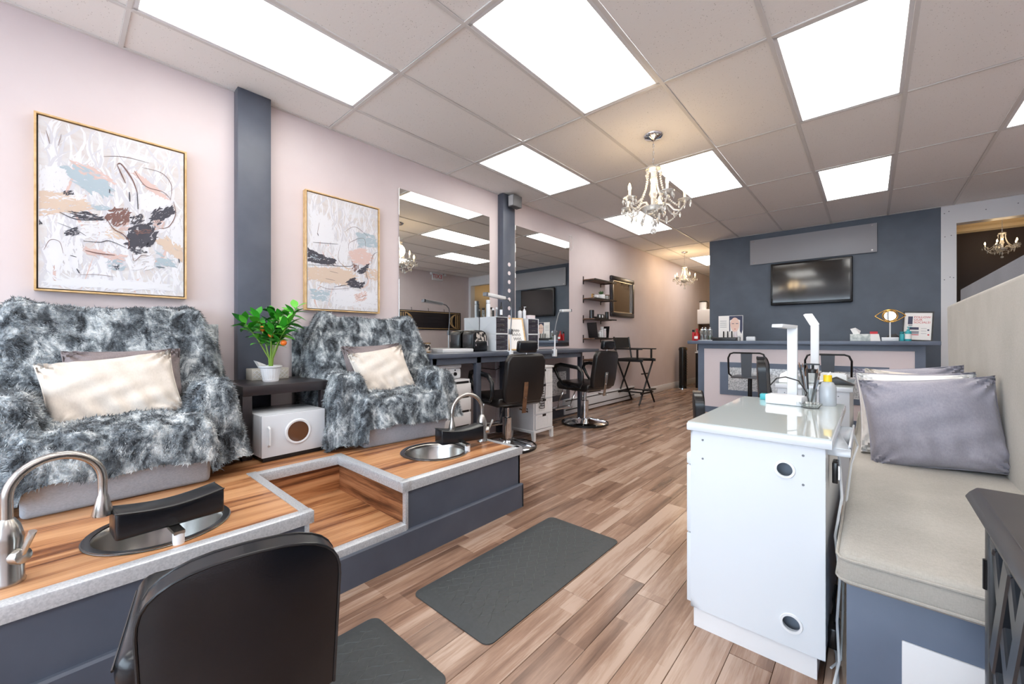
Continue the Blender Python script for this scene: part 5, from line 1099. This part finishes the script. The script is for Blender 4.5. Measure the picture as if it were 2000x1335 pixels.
def plate_y(b, x0, x1, ya, yb, z0, z1, holes):
    # panel with round holes, split into horizontal bands each holding one hole
    hs = sorted(holes, key=lambda h: h[1]); cuts = [z0] + [(hs[i][1]+hs[i+1][1])/2 for i in range(len(hs)-1)] + [z1]
    for (cx, cz_, r), za, zb in zip(hs, cuts[:-1], cuts[1:]):
        n = 32; P = []
        for k in range(n):
            a = 2*PI*k/n+PI/n; ca, sa = math.cos(a), math.sin(a)
            tx = ((x1-cx) if ca > 0 else (x0-cx))/ca; tz = ((zb-cz_) if sa > 0 else (za-cz_))/sa
            q = min(tx, tz); P += [(cx+q*ca, cz_+q*sa), (cx+r*ca, cz_+r*sa)]
        cor = [(x1,zb),(x0,zb),(x0,za),(x1,za)]
        for y, fl_ in ((ya, 0), (yb, 1)):
            b.add([(p[0], y, p[1]) for p in P], [(2*k, 2*((k+1) % n), 2*((k+1) % n)+1, 2*k+1) for k in range(n)])
            for k in range(n):
                p, q2 = P[2*k], P[2*((k+1) % n)]
                if abs(p[0]-q2[0]) > 1e-5 and abs(p[1]-q2[1]) > 1e-5:
                    c = min(cor, key=lambda c_: (c_[0]-(p[0]+q2[0])/2)**2+(c_[1]-(p[1]+q2[1])/2)**2); b.add([(p[0],y,p[1]),(c[0],y,c[1]),(q2[0],y,q2[1])], [(0,1,2)])
        V = []
        for k in range(n): V += [(P[2*k+1][0], ya, P[2*k+1][1]), (P[2*k+1][0], yb, P[2*k+1][1])]
        b.add(V, [(2*k, 2*((k+1) % n), 2*((k+1) % n)+1, 2*k+1) for k in range(n)])
    b.add([(x0,ya,z0),(x0,yb,z0),(x0,yb,z1),(x0,ya,z1)], [(0,1,2,3)]); b.add([(x1,ya,z0),(x1,yb,z0),(x1,yb,z1),(x1,ya,z1)], [(0,1,2,3)])
TZ = .775
nail_table('white nail table nearest the camera with two cable holes', 2.765, 3.20, .12, 1.03, TZ-.005)
nail_table('white nail table behind the first one beside the bench', 2.78, 3.205, 1.93, 2.84, TZ-.005)
single('pull_out_shelf', B().box(-.03,.035,-.22,.22,0,.028).box(.028,.035,-.22,.22,.028,.04), M['whitegloss'], 'white pull-out shelf jutting from the near nail table', 'shelf', (3.205,.46,.70), bevel=.003)
# desk lamps on the nail tables
def nail_lamp(label, loc, top, head, w=.042):
    t = thing('table_lamp', label, 'lamp', loc, 0, 'white nail table lamps')
    B().box(-.07,.07,-.06,.06,0,.012).part('base', M['whiteplastic'], t, .004)
    B().box(-w/2,w/2,-.011,.011,.012,top).part('post', M['whiteplastic'], t, .004)
    a = Vector((0,0,top)); e = Vector(head); q = B(); d_ = (e-a); sd = Vector((0,1,0)).cross(d_).normalized()*.008
    s1 = Vector((.0,.03,0)) if abs(d_.x) > abs(d_.y) else Vector((.022,0,0))
    q.add([tuple(p) for p in (a-s1-sd, a+s1-sd, a+s1+sd, a-s1+sd, e-s1-sd, e+s1-sd, e+s1+sd, e-s1+sd)], [(0,1,2,3),(4,7,6,5),(0,4,5,1),(1,5,6,2),(2,6,7,3),(3,7,4,0)]); h = q.part('lamp_head', M['whiteplastic'], t, .002)
nail_lamp('white flat LED lamp standing on the near nail table', (3.0,.94,TZ), .37, (-.045,-.13,.375))
nail_lamp('white flat LED lamp with raised head on the second nail table', (2.985,2.2,TZ), .415, (-.05,.08,.50), .05)
# nail drill, brushes, bottles
t = thing('nail_drill', 'white nail drill machine with black cord loop on near table', 'nail drill', (2.985,.86,TZ), math.radians(-8))
B().prism([(-.05,0),(.05,0),(.05,.028),(.03,.045),(-.05,.045)], 'x', -.075, .075).part('body', M['whiteplastic'], t, .006); B().box(-.055,.055,-.056,-.05,.006,.022).part('control_strip', M['outlet'], t)
B().tube([(-.07,.03,.045),(-.075,.02,.08),(-.04,.0,.12),(.0,-.01,.13),(.05,.0,.115),(.08,.01,.06),(.07,.02,.04)], .003, 6).part('cord_loop', M['black'], t)
t = thing('brush_cup', 'clear cup of nail brushes on the near table', 'cup', (3.068,.93,TZ)); B().lathe([(0,0),(.027,0),(.03,.075),(.027,.075),(.025,.004),(0,.004)], seg=18).part('cup', M['glass'], t)
for k in range(11):
    a = rl.random()*6.28; r1 = .018; r2 = .022+.02*rl.random(); h = .12+.06*rl.random()
    br = B().tube([(r1*.5*math.cos(a),r1*.5*math.sin(a),.006),(r2*math.cos(a),r2*math.sin(a),h)], [.003,.004], 6).part('brush_handle', [M['black'],M['brownwood'],M['whiteplastic'],M['hosegrey']][k % 4], t)
    B().tube([(r2*math.cos(a),r2*math.sin(a),h),(r2*1.08*math.cos(a),r2*1.08*math.sin(a),h+.02)], [.004,.001], 6).part('bristle', M['brownwood'], br)
t = thing('alcohol_bottle', 'clear bottle with yellow cap on the near nail table', 'bottle', (3.137,.94,TZ)); B().lathe([(0,0),(.030,0),(.033,.01),(.033,.085),(.022,.108),(.013,.112),(.013,.12),(0,.12)], seg=22).part('body', mat('frosted_plastic', (214,222,230), .2, trans=.4), t, smooth=50); B().lathe([(0,.112),(.0165,.112),(.0165,.142),(0,.142)], seg=16).part('cap', M['yellow'], t); B().tube([(0,0,.14),(.012,0,.156)], .004, 6).part('spout', M['whiteplastic'], t)
single('glass_dish', B().lathe([(0,0),(.03,0),(.045,.022),(.041,.022),(.028,.004),(0,.004)], seg=22), M['glass'], 'shallow glass dish before the yellow-capped bottle', 'dish', (3.085,.80,TZ))
t = thing('pump_dispenser', 'pump dispenser with black top on the second nail table', 'dispenser', (2.985,2.06,TZ)); B().lathe([(0,0),(.035,0),(.035,.075),(0,.075)], seg=18).part('body', M['glass'], t); B().lathe([(0,.075),(.033,.075),(.03,.10),(.008,.105),(.008,.13),(0,.13)], seg=16).part('collar', M['black'], t); B().box(-.05,.04,-.012,.012,.13,.14).part('pump_plate', M['black'], t)
single('teal_box', B().box(-.02,.02,-.02,.02,0,.03), M['teal'], 'small teal box at the back of the near table', 'box', (2.88,.965,TZ), bevel=.003)
single('tissue_pack', B().prism([(-.05,0),(.05,0),(.04,.06),(.0,.085),(-.04,.06)], 'y', -.04, .04), M['towelpaper'], 'white folded tissue pack on the second nail table', 'tissues', (2.84,2.03,TZ), bevel=.008)
bottle('small red-capped bottle beside the white tissue pack', (2.90,1.99,TZ), .012, .08, M['glass'], 'cone', M['redprint'])
single('dust_fan_cover', B().prism([(-.10,0),(.0,.05),(.10,.0),(.08,-.0)], 'y', -.05, .05), M['black'], 'black fan-shaped tool lying behind the yellow-capped bottle', 'tool', (3.11,2.12,TZ), bevel=.003)
single('uv_lamp', B().box(-.08,.08,-.07,.07,0,.05).box(-.07,.07,-.06,.06,.05,.058), M['whiteplastic'], 'low white nail curing lamp on the second nail table', 'nail lamp', (3.08,2.40,TZ), bevel=.006)

# ---- cords at the right side of the near table
W_ = M['whiteplastic']
single('extension_cord', B().tube([(3.205,.34,.69),(3.215,.30,.55),(3.198,.28,.42),(3.212,.25,.30),(3.205,.24,.16),(3.212,.20,.05),(3.20,.10,.012),(3.215,-.02,.008)], .004, 8), W_, 'white cord wavering down the side of the near table', 'cord')
single('extension_cord', B().tube([(3.235,.62,.72),(3.25,.66,.66),(3.232,.60,.60),(3.213,.50,.40),(3.215,.36,.14),(3.213,.28,.012),(3.19,.22,.008)], .0035, 8), W_, 'thin white cord looping beside the pull-out shelf', 'cord')
single('extension_cord', B().tube([(3.175,.40,.03),(3.20,.30,.01),(3.21,.18,.008),(3.213,.02,.008)], .0035, 8), W_, 'white cord lying on floor by the bench front', 'cord')
t = thing('power_adapter', 'black power adapter hanging on the side of the near table', 'adapter', (3.197,.30,.05)); B().box(-.02,.012,-.05,.05,0,.07).part('brick', M['blackplastic'], t, .008); B().tube([(0,0,.07),(-.005,.03,.13),(.0,.06,.17)], .005, 6).part('lead', M['black'], t)
t = thing('table_socket', 'small chrome socket box mounted on the near table side', 'socket', (3.190,.30,.60)); B().box(0,.016,-.03,.03,0,.07).part('plate', M['blackplastic'], t, .003); B().box(.016,.02,-.02,.02,.012,.058).part('socket', M['chrome'], t)
t = thing('table_socket', 'small chrome socket box above the pull-out shelf', 'socket', (3.190,.66,.66)); B().box(0,.016,-.03,.03,0,.06).part('plate', M['blackplastic'], t, .003); B().box(.016,.02,-.02,.02,.01,.05).part('socket', M['chrome'], t)

# ================================================================ BENCH, PARTITION, PILLOWS
t = thing('banquette_bench', 'taupe upholstered banquette bench on a blue-grey base', 'bench', (3.235, .03, 0))
bb = B().box(.0, .56, .02, 3.05, 0, .385).part('base', M['bluegrey'], t, .003)
B().box(.115, .53, .012, .02, .02, .275).part('white_end_panel', M['white'], bb, .002)
B().box(-.02, .53, -.02, 3.06, .387, .482).part('seat_cushion', M['benchfabric'], t, .028, bseg=4)
for z in (.405, .465): B().tube([(.53,-.02,z),(.01,-.021,z),(-.012,-.014,z),(-.021,.01,z),(-.0215,3.06,z)], .004, 6).part('seat_piping', M['benchfabric'], t)
B().prism([(.50,.40),(.57,.40),(.57,1.345),(.485,1.345)], 'y', -.02, 2.98).part('back_cushion', M['benchfabric'], t, .03, bseg=4)
t = thing('partition', 'dark grey felt covered half-height partition behind the bench', 'partition', (3.86, 1.2, 0))
B().box(-.045, .06, -1.5, 2.03, 0, 1.478).part('panel', M['partfabric'], t, .01)
def bp(label, m, w, h, th, loc, rot, seed): pillow('bench_pillow', w, h, th, m, label, loc, rot, seed, 'pillows on the bench')
bp('large lavender-grey silk pillow at the front of the bench', M['greysilk'], .47, .43, .17, (3.50,1.30,.685), face_rot(3, 14, 6), 31)
bp('white linen pillow wedged behind the front grey pillow', M['whitefabric'], .44, .42, .12, (3.46,1.44,.70), face_rot(3, 13, 2), 32)
bp('slim grey silk pillow between white and cream pillows', M['greysilk'], .46, .42, .11, (3.465,1.56,.70), face_rot(2, 12, 3), 33)
bp('cream satin pillow at the back of the bench pillow row', M['creamsilk'], .44, .42, .11, (3.475,1.68,.695), face_rot(2, 12, -3), 34)
bp('dark grey silk pillow at the very back of the row', M['greysilk'], .46, .43, .11, (3.46,1.80,.71), face_rot(2, 10, 5), 35)

# ================================================================ BLACK LATTICE CABINET
t = thing('lattice_cabinet', 'black cabinet with diamond lattice door at the right edge', 'cabinet', (3.46, -.30, 0))
B().prism([(-.03,.772),(-.036,.78),(-.03,.79),(-.02,.80),(.40,.80),(.40,.772)], 'y', -1.0, .012).part('top', M['darkwood'], t, .002)
B().box(.012, .39, -.99, .0, .0, .772).part('body', M['black'], t)
for (ya, yb, nm) in ((-.035,.0,'stile'),(-.50,-.46,'stile'),(-.99,-.955,'stile')): B().box(-.012,.012,ya,yb,.02,.772).part(nm, M['black'], t, .003)
for (za, zb) in ((.72,.772),(.02,.07)): B().box(-.011,.011,-.955,-.035,za,zb).part('rail', M['black'], t, .003)
dark_in = mat('smoked_panel', (40,46,54), .15)
B().box(.004,.011,-.955,-.035,.07,.72).part('glass_panel', dark_in, t)
glossy = mat('black_gloss_lattice', (40,44,50), .32)
for s_ in (-1, 1):
    for k in range(-9, 10):
        ya, yb = -.25+k*.105, -.25+k*.105+s_*.16
        za, zb = .07, .72
        # clip to door opening -.46..-.035
        pts = []
        for q in range(41):
            f_ = q/40; y = ya+(yb-ya)*f_*2-(yb-ya)*.0; z = za+(zb-za)*f_
            if -.462 < y < -.033: pts.append((-.001 if s_ > 0 else -.004, y, z))
        if len(pts) > 1:
            a, b_ = Vector(pts[0]), Vector(pts[-1]); d_ = (b_-a).normalized(); nrm = Vector((0,-d_.z,d_.y))*.018; xx = Vector((.007,0,0))
            B().add([tuple(p) for p in (a-nrm-xx, a+nrm-xx, a+nrm+xx, a-nrm+xx, b_-nrm-xx, b_+nrm-xx, b_+nrm+xx, b_-nrm+xx)], [(0,1,2,3),(4,7,6,5),(0,4,5,1),(1,5,6,2),(2,6,7,3),(3,7,4,0)]).part('lattice_bar', glossy, t, .003, bseg=1)
for z in (.18, .62): B().cyl((-.0125,-.016,z),(-.0125,-.016,z+.055),.0045,10).part('hinge', M['blackmetal'], t)

# ================================================================ FLOOR MATS
def floor_mat(label, x0, x1, y0, y1):
    t = thing('floor_mat', label, 'mat', ((x0+x1)/2, (y0+y1)/2, 0), 0, 'anti-fatigue floor mats'); w, L = (x1-x0)/2, (y1-y0)/2; r_ = .035
    def rr(w, L, r): return [(sx*(w-r)+r*math.cos(a0+PI/2*i/5), sy*(L-r)+r*math.sin(a0+PI/2*i/5)) for (sx, sy, a0) in ((1,1,0),(-1,1,PI/2),(-1,-1,PI),(1,-1,3*PI/2)) for i in range(6)]
    o_, i_ = rr(w, L, r_), rr(w-.045, L-.045, r_*.6); n = len(o_)
    V = [(x,y,0) for x,y in o_]+[(x,y,.004) for x,y in o_]+[(x,y,.017) for x,y in i_]
    F = [tuple(range(n))[::-1], tuple(range(2*n,3*n))]+[(i,(i+1)%n,n+(i+1)%n,n+i) for i in range(n)]+[(n+i,n+(i+1)%n,2*n+(i+1)%n,2*n+i) for i in range(n)]
    B().add(V, F).part('slab', M['rubber'], t, smooth=40)
    rb = B(); st = .052; W, LL = w-.055, L-.055
    nx_, ny_ = int(2*W/st)+1, int(2*LL/st)+1
    for s_ in (1, -1):
        for k in range(-nx_-ny_, nx_+ny_+1):
            seg = []
            for q in range(0, 2*ny_*4+1):
                y = -LL+q*st/8*1.0
                if y > LL: break
                x = s_*(y*.62)+k*st+.0035*math.sin(2*PI*y/st*1.0)
                if -W < x < W: seg.append((x, y, .0172))
                else:
                    if len(seg) > 1: rb.tube(seg, .0014, 3, cap=False)
                    seg = []
            if len(seg) > 1: rb.tube(seg, .0014, 3, cap=False)
    e = rb.part('trellis_rib', M['rubberline'], t); e['kind'] = 'stuff'
floor_mat('dark rubber anti-fatigue mat lying alone on the open floor', 1.827, 2.281, -.46, .54)
floor_mat('dark rubber anti-fatigue mat under the foreground stool', 1.838, 2.29, -1.63, -.636)

# ================================================================ CHANDELIERS
def chandelier(label, loc, drop, sc=1., power=6., light=True):
    t = thing('chandelier', label, 'chandelier', loc, .5, 'crystal chandeliers')
    K = M['crystal']; s = sc
    B().lathe([(0,0),(.076,0),(.074,-.008),(.058,-.022),(.02,-.032),(.012,-.04),(0,-.04)], seg=28).part('ceiling_canopy', M['chrome'], t, smooth=50)
    z = -.04; ch = B()
    nl_ = max(3, int(drop/.026))
    for k in range(nl_):
        zc = z-drop*(k+.5)/nl_; hh = drop/nl_*.62
        ch.tube([(.006*math.cos(a)*(1 if k % 2 else 0), .006*math.cos(a)*(0 if k % 2 else 1), zc+hh*math.sin(a)) for a in [2*PI*i/10 for i in range(10)]], .0024, 4, closed=True)
    ch.part('chain', M['chrome'], t)
    z0 = -.04-drop
    B().lathe([(0,z0),(.02,z0),(.055,z0-.015),(.06,z0-.03),(.045,z0-.035),(.02,z0-.05),(.018,z0-.09),(.028,z0-.11),(.018,z0-.14),(.024,z0-.2),(.034,z0-.23),(.02,z0-.26),(.02,z0-.33),(.06,z0-.345),(.085,z0-.335),(.075,z0-.37),(.03,z0-.395),(.014,z0-.41),(0,z0-.41)], seg=16).part('stem', K, t, smooth=20)
    bead = B()
    za = z0-.35
    for k in range(5):
        a = 2*PI*k/5; ca, sa = math.cos(a), math.sin(a); P = lambda r, zz: (r*ca, r*sa, zz)
        am = B().tube([P(.03,za),P(.075,za+.045),P(.115,za+.035),P(.155,za-.01),P(.20,za-.02),P(.235,za+.02),P(.235,za+.045)], [.009,.009,.008,.008,.008,.007,.007], 8).part('arm', K, t, smooth=50)
        B().lathe([(0,za+.04),(.02,za+.042),(.05,za+.058),(.052,za+.064),(.02,za+.052),(.014,za+.075),(.0,za+.075)], P(.235,0), 14).part('bobeche', K, am, smooth=20)
        B().lathe([(0,za+.06),(.010,za+.06),(.010,za+.115),(0,za+.115)], P(.235,0), 10).part('candle_tube', M['candle'], am)
        B().lathe([(0,za+.115),(.009,za+.118),(.0125,za+.135),(.010,za+.155),(.004,za+.172),(0,za+.178)], P(.235,0), 10).part('bulb', M['bulb'], am, smooth=80)
        for q in range(6):
            b2 = a+q*PI/3+.4; c0 = (.235*ca+.047*math.cos(b2), .235*sa+.047*math.sin(b2))
            B().lathe([(0,-.052),(.006,-.038),(.010,-.026),(.005,-.012),(0,0)], (*c0, za+.055), 6).part('crystal_drop', K, am, smooth=0)
        # bead garland crown -> arm
        n = 20; g_ = B()
        for i in range(n+1):
            f_ = i/n; rr = .052+(.19-.052)*f_**2.2; zz = (z0-.03)+(za+.02-(z0-.03))*(1-(1-f_)**1.35)
            g_.sphere(P(rr, zz), .0082, 6, 4)
        g_.part('bead_strand', K, t, smooth=30)
        # swag between arms
        g_ = B(); a2 = 2*PI*(k+1)/5
        for i in range(17):
            f_ = i/16; x = .20*((1-f_)*ca+f_*math.cos(a2)); y = .20*((1-f_)*sa+f_*math.sin(a2)); g_.sphere((x, y, za-.02-.055*math.sin(PI*f_)), .0068, 6, 4)
        g_.part('bead_swag', K, t, smooth=30)
        B().lathe([(0,-.07),(.008,-.05),(.013,-.03),(.006,-.012),(0,0)], P(.10,za-.055), 6).part('crystal_drop', K, t, smooth=0)
        for (r_, z_) in ((.06,z0-.04),(.155,za-.02),(.20,za-.03),(.075,za-.0)): B().lathe([(0,-.05),(.006,-.036),(.010,-.022),(.005,-.01),(0,0)], P(r_,z_), 6).part('crystal_drop', K, t, smooth=0)
    B().lathe([(0,-.03),(.004,0),(.014,-.0),(.012,.0),(0,.0)], (0,0,z0-.41), 6)
    B().lathe([(0,z0-.50),(.012,z0-.475),(.017,z0-.455),(.008,z0-.425),(0,z0-.41)], seg=8).part('pendant_drop', K, t, smooth=0)
    B().sphere((0,0,z0-.525), .024, 12, 8).part('pendant_ball', K, t, smooth=30)
    t.scale = (s, s, s)
    if light:
        L = bpy.data.lights.new('chandelier_glow', 'POINT'); L.energy = power; L.color = (1.0, .72, .42); L.shadow_soft_size = .10
        lo = bpy.data.objects.new('chandelier_glow', L); C.objects.link(lo); lo.parent = t; lo.location = (0,0,za+.20)
    return t
chandelier('crystal chandelier hanging over the middle of the salon', (1.923,1.862,CEIL), .20, 1.05, 7.)
chandelier('small crystal chandelier at the end of the hall', (.568,6.69,CEIL), .30, .82, 11.)
chandelier('crystal chandelier in the dark side room behind the partition', (4.575,6.72,CEIL), .46, .62, 2.5)

# ================================================================ RIGHT WALL (seen in the mirrors)
t = thing('exit_sign', 'lit exit sign on the right wall seen in the mirror', 'sign', (XR, 5.0, 2.60)); B().box(-.05,-.001,-.16,.16,0,.20).part('housing', M['whiteplastic'], t, .005)
text('lettering', 'EXIT', .15, M['redprint'], t, (-.052,.13,.045), (PI/2,0,-PI/2))
for s_ in (-1,1): B().sphere((-.06,s_*.22,.15), .035, 12, 8).part('emergency_lamp', M['whiteplastic'], t); B().cyl((-.04,s_*.16,.13),(-.05,s_*.20,.14),.008,8).part('lamp_arm', M['whiteplastic'], t)
t = thing('deco_screen', 'dark art deco panel hung on hooks on the right wall', 'wall panel', (XR, 4.82, 1.33)); B().box(-.03,-.004,-.96,.96,0,.47).part('panel', M['darkwood'], t, .004)
ln_ = M['goldwood']
for s_ in (-1,1):
    for d_ in (.0,.06,.12): B().box(-.034,-.03,s_*(.90-d_)-.009,s_*(.90-d_)+.009,.06,.41).part('inlay_strip', ln_, t)
    for r_ in (.16,.20,.24): B().tube([(-.032, s_*(.78-r_*math.cos(a)*.9+.02), .235+.175*math.sin(a)) for a in [-PI/2+PI*i/14 for i in range(15)]], .008, 5).part('inlay_arc', ln_, t)
for z in (.03,.435): B().box(-.034,-.03,-.92,.92,z,z+.012).part('inlay_strip', ln_, t)
for y in (-.6,-.1,.4): B().tube([(-.004,y,.54),(-.02,y,.53),(-.03,y,.46)],.005,6).part('hook', M['blackmetal'], t)
